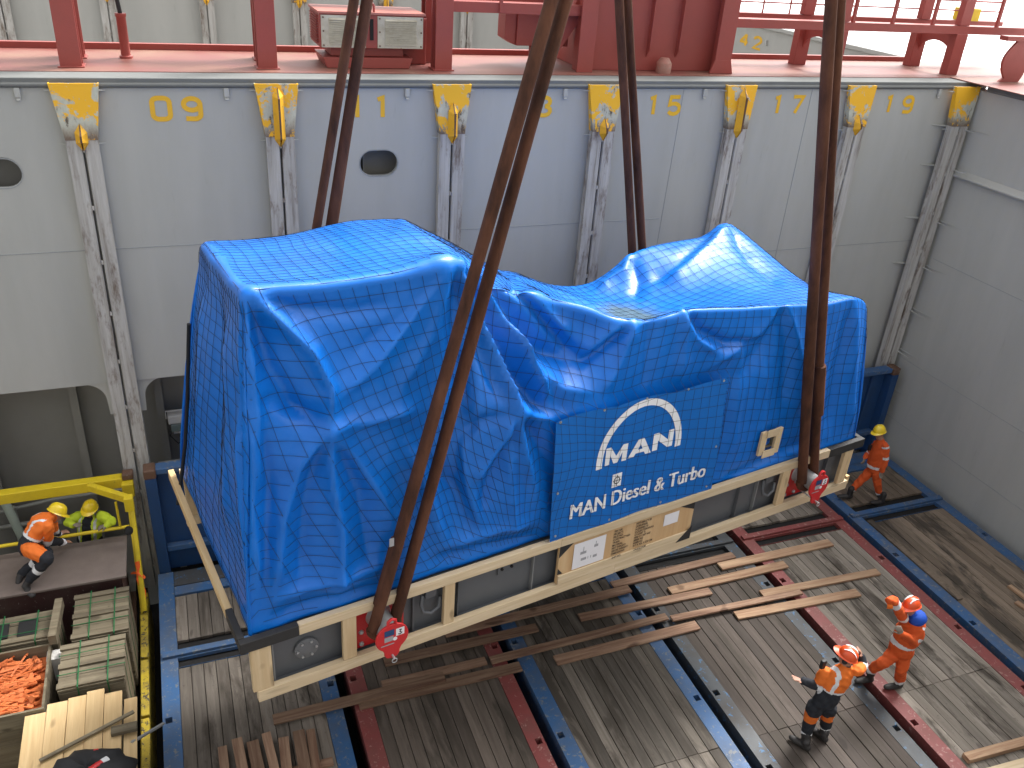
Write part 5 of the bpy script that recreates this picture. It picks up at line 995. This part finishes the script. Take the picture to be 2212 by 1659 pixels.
def both(fn, p0, p1, q0, q1):
    pi_ = np.arange(p0, p1, 1.0); qi_ = np.arange(q0, q1, 1.0); pf = np.arange(p0, p1 - 1 + 0.01, 1 / H2); qf = np.arange(q0, q1 - 1 + 0.01, 1 / H2)
    strands(*fn(*np.meshgrid(pi_, qf, indexing='ij'))); strands(*fn(*[x.T for x in np.meshgrid(pf, qi_, indexing='ij')]))
both(net_skirt, 0, int(PS[5] / sp) + 2, 0, 29); both(net_top, 0, int(8.4 / sp) + 2, 0, 27)
me = bpy.data.meshes.new('cargo_net'); me.from_pydata(nv, [], nf); me.materials.append(M_net); me.update()
net = lplace(link('cargo_net', me)); tag(net, 'black square mesh net stretched over the blue tarpaulin', 'net')
def lrope(pix, vv, r, label):
    pts = []
    for (a, b), v in zip(pix, vv):
        d = ray(a, b); dl = np.array([d @ EX, d @ EY, d[2]]); D = CAM_C - np.array(LO); cl = np.array([D @ EX, D @ EY, D[2]]); pts.append(tuple(cl + dl * (v - cl[1]) / dl[1]))
    o = lplace(MB().tube(pts, r, 8).build('net_rope', M_net)); tag(o, label, 'rope', 'gathered net ropes')
lrope([(408, 700), (405, 860), (400, 960), (392, 1030), (384, 1090)], (2.6, 2.8, 2.9, 2.95, 2.9), 0.022, 'thick gathered black net rope hanging down the end of the tarp')
# wooden sighting frame fixed on the tarp side
wf = lthing('wooden_window_frame'); tag(wf, 'small square wooden box frame fixed on the tarp right of the banner', 'frame')
F = lambda mb, n, m, bev=0.004: mb.build(n, m, wf, bev, local=True)
c0, c1 = 7.02, 1.27; DV = 0.11
for (a, b, c, d) in ((-0.19, -0.085, -0.17, 0.19), (0.085, 0.19, -0.20, 0.19)): F(MB().box(c0 + a, c0 + b, -0.075 + DV, -0.035 + DV, c1 + c, c1 + d), 'frame_board', M_newz)
for (a, b, c, d) in ((-0.11, 0.11, 0.10, 0.215), (-0.12, 0.11, -0.215, -0.10)): F(MB().box(c0 + a, c0 + b, -0.09 + DV, -0.076 + DV, c1 + c, c1 + d), 'frame_board', M_new)
for (a, b, c, d) in ((-0.10, -0.085, -0.10, 0.10), (0.085, 0.10, -0.10, 0.10), (-0.085, 0.085, -0.10, -0.085), (-0.085, 0.085, 0.085, 0.10)): F(MB().box(c0 + a, c0 + b, -0.034 + DV, 0.20 + DV, c1 + c, c1 + d), 'box_side', M_crate, 0)
F(MB().box(c0 - 0.084, c0 + 0.084, 0.05 + DV, 0.06 + DV, c1 - 0.084, c1 + 0.084), 'box_back', M_cable, 0)
for a in (-0.14, 0.14):
    for b in (-0.13, -0.05, 0.05, 0.13): F(MB().lathe([(0.007, 0), (0.007, 0.004)], (c0 + a, -0.075 + DV, c1 + b), (0, -1, 0), 6), 'screw', M_galv, 0)
# ------------------------------------------------------------ people
FWD = np.array([CAM_R[2][0], CAM_R[2][1], 0]); FWD /= np.linalg.norm(FWD)
def nrm(v): v = np.asarray(v, float); return v / (np.linalg.norm(v) + 1e-9)
class Body:
    def __init__(self, base): self.base = np.asarray(base, float); self.mb = MB(); self.segs = []
    def j(self, px, py, dd=0.0):
        d = ray(px, py); p0 = self.base + FWD * dd; return CAM_C + d * ((p0 - CAM_C) @ FWD) / (d @ FWD)
    def loft(self, pts, ra, rb, side, tag_, n=14):
        P = [np.asarray(p, float) for p in pts]; side = np.asarray(side, float); k = len(P); ra = list(ra); rb = list(rb)
        L = np.r_[0, np.cumsum([np.linalg.norm(P[i + 1] - P[i]) for i in range(k - 1)])]
        for i in range(k - 1): self.segs.append((P[i], P[i + 1], (ra[i] + rb[i]) / 2, (ra[i + 1] + rb[i + 1]) / 2, tag_, L[i] / L[-1], L[i + 1] / L[-1]))
        d0 = nrm(P[0] - P[1]); d1 = nrm(P[-1] - P[-2])
        rings = [(P[0] + d0 * min(ra[0], rb[0]) * 0.75, .55 * ra[0], .55 * rb[0])] + [(P[i], ra[i], rb[i]) for i in range(k)] + [(P[-1] + d1 * min(ra[-1], rb[-1]) * 0.75, .55 * ra[-1], .55 * rb[-1])]
        vs = []
        for i, (p, a, b) in enumerate(rings):
            d = nrm(rings[min(i + 1, len(rings) - 1)][0] - rings[max(i - 1, 0)][0]); s = nrm(side - d * (side @ d)); t = np.cross(d, s)
            for q in range(n): an = 2 * math.pi * q / n; vs.append(p + s * a * math.cos(an) + t * b * math.sin(an))
        m = len(rings); fs = [(i * n + q, i * n + (q + 1) % n, (i + 1) * n + (q + 1) % n, (i + 1) * n + q) for i in range(m - 1) for q in range(n)] + [tuple(range(n))[::-1], tuple(range((m - 1) * n, m * n))]
        self.mb.add(vs, fs)
    def limb(self, a, b, r0, r1, tag_, mid=None, side=(0.3, 0.5, 0.8)):
        a = np.asarray(a); b = np.asarray(b); pts = [a, a + (b - a) * .33, a + (b - a) * .66, b]; m = mid if mid else (r0 + r1) / 2 * 1.02
        rr = [r0, (r0 * 2 + m) / 3 if mid is None else m, (m + r1) / 2, r1]; self.loft(pts, rr, rr, side if abs(np.dot(nrm(b - a), nrm(side))) < .9 else (1, 0, 0), tag_, 12)
    def hand(self, wrist, tip, palm_n, curl=0.5, r=0.0105, thumb=1, tag_='hand'):
        wrist = np.asarray(wrist); d = nrm(tip - wrist); pn = nrm(np.asarray(palm_n) - d * (np.asarray(palm_n) @ d)); s = np.cross(d, pn); k = wrist + d * 0.095
        self.loft([wrist, wrist + d * 0.04, k], [.030, .042, .043], [.022, .018, .016], s, tag_, 10)
        for i, l in enumerate((0.068, 0.078, 0.072, 0.056)):
            o = k + s * (0.033 - 0.022 * i) - d * 0.01; sp_ = d + s * (0.14 - 0.095 * i); d1 = nrm(sp_ + pn * curl * 0.5); d2 = nrm(sp_ + pn * curl * 1.6); m = o + d1 * l * .55; self.loft([o, m, m + d2 * l * .5], [r, r * .95, r * .8], [r, r * .95, r * .8], s, tag_, 8)
        o = wrist + d * 0.035 + s * thumb * 0.035; d1 = nrm(d * .6 + s * thumb * .7 + pn * .35); m = o + d1 * .042; self.loft([o, m, m + nrm(d1 + d * .5 + pn * curl * .4) * .034], [r * 1.15, r * 1.1, r * .9], [r * 1.15, r * 1.1, r * .9], s, tag_, 8)
    def foot(self, ankle, toe, r=0.055, tag_='boot'):
        ankle = np.asarray(ankle); toe = np.asarray(toe, float); d = nrm(toe - ankle * np.array([1, 1, 0]) - np.array([0, 0, toe[2]])); d = nrm(np.array([toe[0] - ankle[0], toe[1] - ankle[1], 0])); z = toe[2]; s = np.cross(d, (0, 0, 1))
        heel = np.array([ankle[0], ankle[1], z + 0.055]) - d * 0.045
        self.loft([heel, heel + d * 0.09, heel + d * 0.19, heel + d * 0.265], [.043, .047, .055, .042], [.055, .054, .042, .034], s, tag_, 12)
        self.loft([np.array([ankle[0], ankle[1], ankle[2] + 0.06]), np.array([ankle[0], ankle[1], z + 0.09]), heel + d * 0.03], [r + .004, r, r * .9], [r + .004, r, r * .9], d, tag_, 12)
    def head(self, c, up, fwd):
        up = nrm(up); fwd = nrm(np.asarray(fwd) - up * (np.asarray(fwd) @ up)); s = np.cross(fwd, up); c = np.asarray(c)
        self.hc, self.hu, self.hf, self.hs = c, up, fwd, s
        self.loft([c - up * .105 + fwd * .028, c - up * .06 + fwd * .012, c, c + up * .055, c + up * .095], [.042, .062, .077, .074, .045], [.050, .078, .094, .092, .055], s, 'head', 16)
        self.loft([c + fwd * .088 + up * .018, c + fwd * .112 - up * .022], [.010, .017], [.009, .013], s, 'head', 8)
        for q in (-1, 1): self.loft([c + s * q * .078 - up * .03, c + s * q * .082 + up * .02], [.010, .013], [.018, .026], s, 'head', 8)
        self.loft([c + fwd * .086 - up * .062 - s * .024, c + fwd * .09 - up * .060, c + fwd * .086 - up * .062 + s * .024], [.006, .009, .006], [.006, .009, .006], up, 'lip', 6)
    def finish(self, name, label, colour, mats, voxel=0.0105, cat='person', group='dock workers around the load', lateral=(1, 0, 0), front=None, wrinkle=0.006):
        tmp = link('tmp_body', self.mb.mesh('tmp', M_skin)); md = tmp.modifiers.new('r', 'REMESH'); md.mode = 'VOXEL'; md.voxel_size = voxel; md.use_smooth_shade = True
        m2 = tmp.modifiers.new('s', 'SMOOTH'); m2.factor = 0.5; m2.iterations = 3
        bpy.context.view_layer.update(); me = bpy.data.meshes.new_from_object(tmp.evaluated_get(bpy.context.evaluated_depsgraph_get())); bpy.data.objects.remove(tmp)
        n = len(me.vertices); co = np.zeros(n * 3, np.float32); me.vertices.foreach_get('co', co); co = co.reshape(-1, 3).astype(float); no = np.zeros(n * 3, np.float32); me.vertices.foreach_get('normal', no); no = no.reshape(-1, 3)
        tg, tv, _ = self.nearest(co); cloth = np.array([t not in ('head', 'hand', 'boot', 'lip', 'neck') for t in tg])
        q = co * 1.0; wr = np.sin(q[:, 2] * 55 + 5 * np.sin(q[:, 0] * 13) + 4 * np.sin(q[:, 1] * 11)) * 0.5 + np.sin(q[:, 2] * 27 + q[:, 0] * 31 + 3 * np.sin(q[:, 1] * 17)) * 0.7 + lattice(q[:, 0] * 14 + q[:, 2] * 9, q[:, 1] * 14 - q[:, 2] * 12, 31) * 1.4
        co2 = co + no * (wrinkle * wr * cloth)[:, None]; me.vertices.foreach_set('co', co2.ravel()); me.update()
        fc = np.zeros(len(me.polygons) * 3, np.float32); me.polygons.foreach_get('center', fc); fc = fc.reshape(-1, 3).astype(float); tg, tv, ax = self.nearest(fc)
        lat = nrm(lateral); off = fc - ax; la = off @ lat; fr = off @ (nrm(front) if front is not None else np.array([0, 0, 0.0]))
        me.materials.clear()
        for m in mats: me.materials.append(m)
        names = [m.name for m in mats]; mi = [names.index(colour(t, v, l, f).name) for t, v, l, f in zip(tg, tv, la, fr)]
        me.polygons.foreach_set('material_index', mi); me.polygons.foreach_set('use_smooth', [True] * len(me.polygons)); me.update()
        o = link(name, me); tag(o, label, cat, group); self.obj = o; return o
    def nearest(self, X):
        best = np.full(len(X), 1e9); who = np.zeros(len(X), int); tv = np.zeros(len(X)); ax = np.zeros((len(X), 3))
        for k, (a, b, r0, r1, _, t0, t1) in enumerate(self.segs):
            d = b - a; t = np.clip(((X - a) @ d) / (d @ d + 1e-12), 0, 1); c = a + t[:, None] * d; dist = np.linalg.norm(X - c, axis=1) - (r0 + (r1 - r0) * t)
            m = dist < best; best = np.where(m, dist, best); who = np.where(m, k, who); tv = np.where(m, t0 + (t1 - t0) * t, tv); ax = np.where(m[:, None], c, ax)
        return [self.segs[k][4] for k in who], tv, ax
    def helmet(self, shell, stripes=False, tilt=0.0, muffs=False):
        c, up, f, s = self.hc, self.hu, self.hf, self.hs; up2 = nrm(up - f * tilt); f2 = nrm(f + up * tilt); o = c + up2 * 0.035
        mb = MB(); n, m = 28, 10; vs = []
        for i in range(m + 1):
            t = math.pi / 2 * i / m
            for q in range(n):
                a = 2 * math.pi * q / n; k = 1 + (0.05 * max(0, math.cos(q * 0 + a)) ** 2); rr = math.cos(t) ** 0.8
                vs.append(o + s * 0.108 * rr * math.sin(a) + f2 * 0.130 * rr * math.cos(a) + up2 * (0.125 * math.sin(t) + (0.006 if abs(math.sin(a)) < 0.25 and i > 2 else 0)))
        fs = [(i * n + q, i * n + (q + 1) % n, (i + 1) * n + (q + 1) % n, (i + 1) * n + q) for i in range(m) for q in range(n)]; mb.add(vs, fs, 0, True)
        rim = []; 
        for q in range(n):
            a = 2 * math.pi * q / n; e = 0.016 + 0.050 * max(0, math.cos(a)) ** 3; rim.append(o + s * (0.108 + e * .8) * math.sin(a) + f2 * (0.130 + e) * math.cos(a) - up2 * (0.012 + 0.010 * max(0, math.cos(a))))
        low = [o + s * 0.105 * math.sin(2 * math.pi * q / n) + f2 * 0.127 * math.cos(2 * math.pi * q / n) - up2 * 0.016 for q in range(n)]
        mb.add(vs[:n] + rim + low, [(q, (q + 1) % n, n + (q + 1) % n, n + q) for q in range(n)] + [(n + q, n + (q + 1) % n, 2 * n + (q + 1) % n, 2 * n + q) for q in range(n)], 0, True)
        h = mb.build('helmet', shell, self.obj)
        if stripes:
            for q in (-0.045, 0.045):
                pts = [o + s * q * 1.0 + f2 * 0.131 * math.cos(a) * math.sqrt(max(0, 1 - (q / .108) ** 2)) ** 1 + up2 * (0.131 * math.sin(a) ** 1.0 * math.sqrt(max(0, 1 - (q / .108) ** 2)) + 0.004) for a in np.linspace(0.75, 2.55, 9)]
                vs = [p + s * e for p in pts for e in (-0.015, 0.015)]; MB().add(vs, [(2 * i, 2 * i + 1, 2 * i + 3, 2 * i + 2) for i in range(8)], 0, True).build('helmet_stripe', M_refl, h)
            MB().box(-0.02, 0.02, -0.012, 0.012, -0.016, 0.016)
        if muffs:
            for q in (-1, 1): MB().lathe([(0.0, 0), (0.036, 0.004), (0.040, 0.02), (0.030, 0.034)], c + s * q * 0.078 - up * 0.02, s * q, 14).build('ear_muff', M_cable, h)
Z1 = lambda x, y: ((2650 + x / 4.74) / 1.4756, (1300 + y / 4.74) / 1.4756)
Z2 = lambda x, y: ((2450 + x / 2.633) / 1.4756, (1800 + y / 2.633) / 1.4756)
Z4 = lambda x, y: ((x / 3.686) / 1.4756, (1480 + y / 3.686) / 1.4756)
def torso(b, pel, waist, chest, neck, side, k=1.0, front=None):
    b.loft([pel, pel + (waist - pel) * .5, waist, waist + (chest - waist) * .5, chest, chest + (neck - chest) * .55, neck], [.175 * k, .178 * k, .17 * k, .185 * k, .198 * k, .165 * k, .075], [.128 * k, .128 * k, .122 * k, .132 * k, .136 * k, .11 * k, .07], side, 'torso', 20)
# --- worker walking beside the skid end
b = Body((13.35, -2.15, 0.03)); J = lambda x, y, d=0: b.j(*Z1(x, y), d)
pel, wst, chs, nck = J(650, 930), J(665, 820), J(725, 640), J(745, 490)
sd_ = nrm(0.55 * np.cross(FWD, (0, 0, 1)) - 0.85 * FWD) * -1; fr_ = nrm(np.cross((0, 0, 1), sd_)); fr_ = fr_ if fr_ @ (J(400, 900) - J(700, 900)) > 0 else -fr_
torso(b, pel, wst, chs, nck, sd_, 0.93)
b.loft([nck, J(735, 440)], [.062, .058], [.062, .058], sd_, 'neck'); b.head(J(722, 372), (J(735, 250) - J(728, 450)), fr_ + np.array([0, 0, -.25]))
shN, elN, wrN, hdN = J(812, 570, -.10), J(828, 780, -.14), J(765, 955, -.16), J(725, 1070, -.17)
b.limb(shN, elN, .075, .06, 'uarm'); b.limb(elN, wrN, .06, .048, 'farm'); b.hand(wrN, hdN, -sd_, .8)
shF, elF, wrF, hdF = J(655, 570, .16), J(560, 690, .20), J(505, 745, .1), J(490, 810, .05)
b.limb(shF, elF, .072, .058, 'uarm'); b.limb(elF, wrF, .056, .046, 'farm'); b.hand(wrF, hdF, sd_, .9)
hpN, knN, anN = J(690, 950, -.05), J(690, 1120, -.10), J(722, 1290, -.02); hpF, knF, anF = J(600, 950, .06), J(445, 1095, .05), J(305, 1240, .02)
b.limb(hpN, knN, .102, .078, 'thigh'); b.limb(knN, anN, .078, .066, 'shin'); b.limb(hpF, knF, .102, .078, 'thigh'); b.limb(knF, anF, .078, .066, 'shin')
b.foot(np.append(at(*Z1(745, 1455), 2, .03)[:2], anN[2]), np.append(at(*Z1(600, 1465), 2, .03)[:2], 0.03)); b.foot(np.append(at(*Z1(255, 1370), 2, .03)[:2], anF[2]), np.append(at(*Z1(110, 1370), 2, .03)[:2], 0.03))
b.limb(anN, np.append(at(*Z1(745, 1455), 2, .03)[:2], 0.12), .062, .056, 'sock'); b.limb(anF, np.append(at(*Z1(255, 1370), 2, .03)[:2], 0.12), .062, .056, 'sock')
def c1(t, v, l, f):
    if t in ('head', 'neck', 'lip'): return M_skin
    if t == 'hand': return M_glove
    if t in ('boot', 'sock'): return M_boot
    if t == 'torso' and 0.10 < v < 0.19: return M_refl
    if t == 'uarm' and (0.78 < v < 0.98 or 0.02 < v < 0.15): return M_refl
    if t == 'shin' and v > 0.84: return M_refl
    return M_org
b.finish('person', 'worker in orange overalls and yellow helmet walking beside the skid end', c1, [M_org, M_refl, M_skin, M_glove, M_boot], lateral=sd_); b.helmet(M_hel_y, tilt=0.10)

mb = MB(); p = J(580, 600, -.02); mb.box(p[0] - .03, p[0] + .03, p[1] - .02, p[1] + .02, p[2] - .06, p[2] + .06); mb.tube([p + np.array([0, 0, .06]), p + np.array([0, 0, .15])], .006, 6); tag(mb.build('radio', M_cable, bevel=.006), 'black handheld radio on the chest of the walking worker', 'radio')
# --- worker in orange overalls with blue hood
b = Body((10.25, -6.2, 0)); J = lambda x, y, d=0: b.j(*Z2(x, y), d)
pel, wst, chs, nck = J(1105, 730), J(1125, 660), J(1190, 560), J(1225, 450)
xr = np.cross(FWD, (0, 0, 1)); sd_ = nrm(0.75 * xr - 0.6 * FWD); fr_ = nrm(-0.75 * FWD - 0.65 * xr)
torso(b, pel, wst, chs, nck, sd_, 1.02); b.loft([nck, J(1212, 410)], [.062, .06], [.062, .06], sd_, 'neck'); b.head(J(1198, 352), J(1205, 250) - J(1205, 400), -xr * .8 - FWD * .4 + np.array([0, 0, -.35]))
shR, elR, wrR, hdR = J(1135, 455, -.05), J(1050, 300, -.18), J(1012, 300, -.26), J(1022, 365, -.30)
b.limb(shR, elR, .075, .064, 'uarm'); b.limb(elR, wrR, .064, .06, 'farm'); b.hand(wrR, hdR, FWD, .9, tag_='hand_o', r=.013)
shL, elL, wrL, hdL = J(1275, 505, -.02), J(1225, 650, -.12), J(1120, 580, -.30), J(1075, 515, -.32)
b.limb(shL, elL, .078, .066, 'uarm'); b.limb(elL, wrL, .064, .05, 'farm'); b.hand(wrL, hdL, FWD, .9, r=.012)
hpR, knR, anR = J(1065, 740, .02), J(950, 830, -.08), J(860, 880, 0.04); hpL, knL, anL = J(1140, 750, 0), J(1115, 870, -.10), J(1100, 970, 0.0)
b.limb(hpR, knR, .11, .085, 'thigh'); b.limb(knR, anR, .085, .075, 'shin'); b.limb(hpL, knL, .11, .085, 'thigh'); b.limb(knL, anL, .085, .075, 'shin')
fR = at(*Z2(835, 985), 2, 0); fL = at(*Z2(1080, 1035), 2, 0)
b.foot(np.append(fR[:2], anR[2] - .05), np.append(at(*Z2(720, 1000), 2, 0)[:2], 0)); b.foot(np.append(fL[:2], anL[2] - .05), np.append(at(*Z2(965, 1050), 2, 0)[:2], 0))
b.limb(anR, np.append(fR[:2], .12), .068, .058, 'sock'); b.limb(anL, np.append(fL[:2], .12), .068, .058, 'sock')
def c2(t, v, l, f):
    if t in ('head', 'lip'): return M_skin
    if t == 'neck': return M_hood
    if t == 'hand': return M_glove
    if t == 'hand_o': return M_hivis
    if t in ('boot', 'sock'): return M_boot
    if t == 'torso' and 0.24 < v < 0.32: return M_refl
    if t == 'uarm' and (0.70 < v < 0.92 or 0.03 < v < 0.16): return M_refl
    if t == 'farm' and v < 0.35: return M_org
    if t == 'shin' and v > 0.86: return M_refl
    return M_org
b.finish('person', 'worker in orange overalls with blue hood raising one hand to shade his face', c2, [M_org, M_refl, M_skin, M_glove, M_hivis, M_boot, M_hood], lateral=sd_); b.helmet(M_hel_o, True, tilt=0.15)
c = nck + np.array([0, 0, .02]); mb = MB(); mb.lathe([(.105, -.075), (.135, -.03), (.125, .03), (.105, .065), (.08, .085)], c + xr * .03, J(1205, 330) - nck, 18); mb.build('hood', M_hood, b.obj)
# --- gesturing worker seen from behind
b = Body((8.62, -6.72, 0)); J = lambda x, y, d=0: b.j(*Z2(x, y), d)
pel, wst, chs, nck = J(468, 1150), J(520, 1060), J(595, 945), J(650, 845)
sd_ = nrm(0.9 * xr + 0.35 * FWD); fr_ = nrm(0.85 * FWD - 0.5 * xr)
torso(b, pel, wst, chs, nck, sd_, 1.06); b.loft([nck, J(652, 815)], [.062, .06], [.062, .06], sd_, 'neck'); b.head(J(655, 770), J(690, 680) - J(640, 810), FWD * .5 - xr * .9 + np.array([0, 0, .05]))
shL, elL, wrL, hdL = J(478, 905, .02), J(410, 1015, .02), J(285, 975, -.02), J(185, 945, -.02)
b.limb(shL, elL, .088, .078, 'uarm'); b.limb(elL, wrL, .072, .055, 'farm'); b.hand(wrL, hdL, (0, 0, 1), .12, thumb=-1, r=.011)
shR, elR, wrR, hdR = J(740, 890, -.02), J(790, 840, .10), J(775, 760, .16), J(760, 700, .16)
b.limb(shR, elR, .085, .07, 'uarm'); b.limb(elR, wrR, .066, .052, 'farm'); b.hand(wrR, hdR, -xr, .5, r=.011)
hpL, knL, anL = J(395, 1185, 0), J(350, 1290, .02), J(315, 1420, 0); hpR, knR, anR = J(505, 1190, .04), J(492, 1275, .08), J(475, 1370, .10)
b.limb(hpL, knL, .118, .092, 'thigh'); b.limb(knL, anL, .09, .075, 'shin'); b.limb(hpR, knR, .115, .09, 'thigh'); b.limb(knR, anR, .088, .075, 'shin')
fL = at(*Z2(300, 1545), 2, 0); fR = at(*Z2(450, 1470), 2, 0)
b.foot(np.append(fL[:2], anL[2] - .1), np.append(at(*Z2(190, 1475), 2, 0)[:2], 0)); b.foot(np.append(fR[:2], anR[2] - .1), np.append(at(*Z2(390, 1420), 2, 0)[:2], 0))
b.limb(anL, np.append(fL[:2], .12), .07, .06, 'sock'); b.limb(anR, np.append(fR[:2], .12), .07, .06, 'sock')
def c3(t, v, l, f):
    if t in ('head', 'neck', 'hand', 'lip'): return M_skin
    if t in ('boot', 'sock'): return M_boot
    if t == 'torso':
        if v < 0.40: return M_navy
        if v < 0.475: return M_refl
        return M_refl if 0.105 < abs(l) < 0.15 and v < 0.93 else (M_hivis if v < 0.95 else M_navy)
    if t == 'uarm': return M_hivis if v < 0.72 else M_refl
    if t == 'farm': return M_navy
    if t == 'thigh': return M_hivis if v > 0.45 else M_navy
    if t == 'shin': return M_refl if 0.80 < v < 0.97 else M_navy
    return M_navy
b.finish('person', 'worker in orange and black jacket gesturing with an open palm', c3, [M_navy, M_refl, M_skin, M_hivis, M_boot], lateral=sd_); b.helmet(M_hel_o, True, tilt=0.25, muffs=True)
mb = MB(); p = J(455, 840, .02); mb.box(p[0] - .035, p[0] + .035, p[1] - .025, p[1] + .025, p[2] - .06, p[2] + .08); tag(mb.build('radio', M_cable, bevel=.008), 'black radio clipped at the shoulder of the gesturing worker', 'radio')
# --- worker kneeling on the brown plate
b = Body((-1.3, -1.68, 0.9)); J = lambda x, y, d=0: b.j(*Z4(x, y), d)
pel, wst, chs, nck = J(325, 975, .33), J(360, 880, .38), J(480, 690, .52), J(590, 610, .64)
sd_ = nrm(-FWD * .9 + xr * .3); torso(b, pel, wst, chs, nck, sd_, 1.08); b.loft([nck, J(620, 600, .67)], [.064, .062], [.064, .062], sd_, 'neck'); b.head(J(660, 575, .72), J(690, 470) - J(650, 590) + FWD * .1, xr * .8 + np.array([0, 0, -.7]))
shN, elN, wrN, hdN = J(560, 730, .42), J(560, 900, .50), J(735, 915, .80), J(850, 900, .92)
b.limb(shN, elN, .088, .076, 'uarm'); b.limb(elN, wrN, .072, .055, 'farm'); b.hand(wrN, hdN, (0, 0, -1), .3, r=.011)
shF, elF, wrF, hdF = J(600, 680, .78), J(640, 780, .86), J(690, 820, .94), J(740, 800, .98)
b.limb(shF, elF, .08, .07, 'uarm'); b.limb(elF, wrF, .06, .05, 'farm'); b.hand(wrF, hdF, (0, 0, -1), .7, r=.011)
hpN, knN, anN = J(340, 1000, .24), J(560, 1110, .16), J(350, 1350, .10); hpF, knF, anF = J(330, 980, .42), J(560, 1040, .42), J(260, 1280, .26)
b.limb(hpN, knN, .12, .095, 'thigh'); b.limb(knN, anN, .09, .072, 'shin'); b.limb(hpF, knF, .115, .09, 'thigh'); b.limb(knF, anF, .085, .07, 'shin')
b.loft([anN, J(300, 1430, .04), J(340, 1500, .0), J(390, 1545, -.04)], [.06, .058, .055, .045], [.06, .055, .045, .035], FWD, 'boot'); b.loft([anF, J(230, 1330, .20), J(220, 1400, .14)], [.058, .055, .05], [.058, .05, .045], FWD, 'boot')
def c4(t, v, l, f):
    if t in ('head', 'hand', 'lip'): return M_skin
    if t == 'neck': return M_hivis
    if t == 'boot': return M_boot
    if t == 'torso': return M_navy if v < 0.30 else (M_refl if v < 0.37 else (M_refl if 0.09 < abs(l) < 0.13 and v < .75 else M_hivis))
    if t == 'uarm': return M_hivis if v < 0.78 else M_refl
    if t == 'farm': return M_navy if v < .86 else M_paper
    if t == 'thigh': return M_hivis if v < 0.80 else M_navy
    if t == 'shin': return M_refl if 0.45 < v < 0.60 else M_navy
    return M_navy
b.finish('person', 'worker in orange jacket and yellow helmet crouching on the brown plate', c4, [M_navy, M_refl, M_skin, M_hivis, M_boot, M_paper], lateral=sd_); b.helmet(M_hel_y, tilt=0.0)
# --- worker in lime jacket behind the rail
b = Body((-0.66, -0.38, -0.36)); J = lambda x, y, d=0: b.j(*Z4(x, y), d)
nck, chs, wst, pel = J(1058, 610), J(1058, 690, -.02), J(1055, 800, .02), J(1055, 860, .05)
pel = wst + (wst - chs) * 0.6
torso(b, pel, wst, chs, nck, xr, 1.05); b.loft([nck, J(1057, 590)], [.064, .06], [.064, .06], xr, 'neck'); b.head(J(1057, 525, -.03), J(1055, 430) - J(1058, 560), -FWD + np.array([0, 0, -.35]))
for s, P4 in ((-1, ((935, 600), (800, 680), (860, 712), (905, 705))), (1, ((1185, 600), (1310, 670), (1260, 715), (1200, 730)))):
    a, e, w_, h_ = [J(x, y, d) for (x, y), d in zip(P4, (0, -.10, -.22, -.26))]; b.limb(a, e, .085, .075, 'uarm'); b.limb(e, w_, .072, .058, 'farm'); b.hand(w_, h_, (0, 0, -1), .9, r=.013)
ft = np.array([0, 0, -0.36])
for s in (-1, 1):
    hp = pel + xr * s * .09; kn = np.array([hp[0], hp[1] - .03, (hp[2] - .36) / 2 - 0.02]); an = np.array([hp[0], hp[1], -.26]); b.limb(hp, kn, .11, .085, 'thigh'); b.limb(kn, an, .085, .07, 'shin'); b.foot(an, np.array([hp[0], hp[1] - .2, -.36]))
def c5(t, v, l, f):
    if t in ('head', 'neck', 'lip'): return M_skin
    if t == 'hand': return M_glove
    if t == 'boot': return M_boot
    if t == 'torso': return M_navy if (abs(l) < .07 and f > 0.02) else (M_refl if .10 < abs(l) < .135 else M_lime)
    if t in ('uarm', 'farm'): return M_lime
    return M_navy
b.finish('person', 'worker in lime yellow jacket leaning on the yellow rail', c5, [M_navy, M_refl, M_skin, M_lime, M_boot, M_glove], lateral=xr, front=-FWD); b.helmet(M_hel_y, tilt=-0.05)
mb = MB(); mb.box(-2.0, -0.3, -0.62, 1.1, -0.40, -0.362); tag(mb.build('walkway_grating', M_wall_dark), kind='structure')
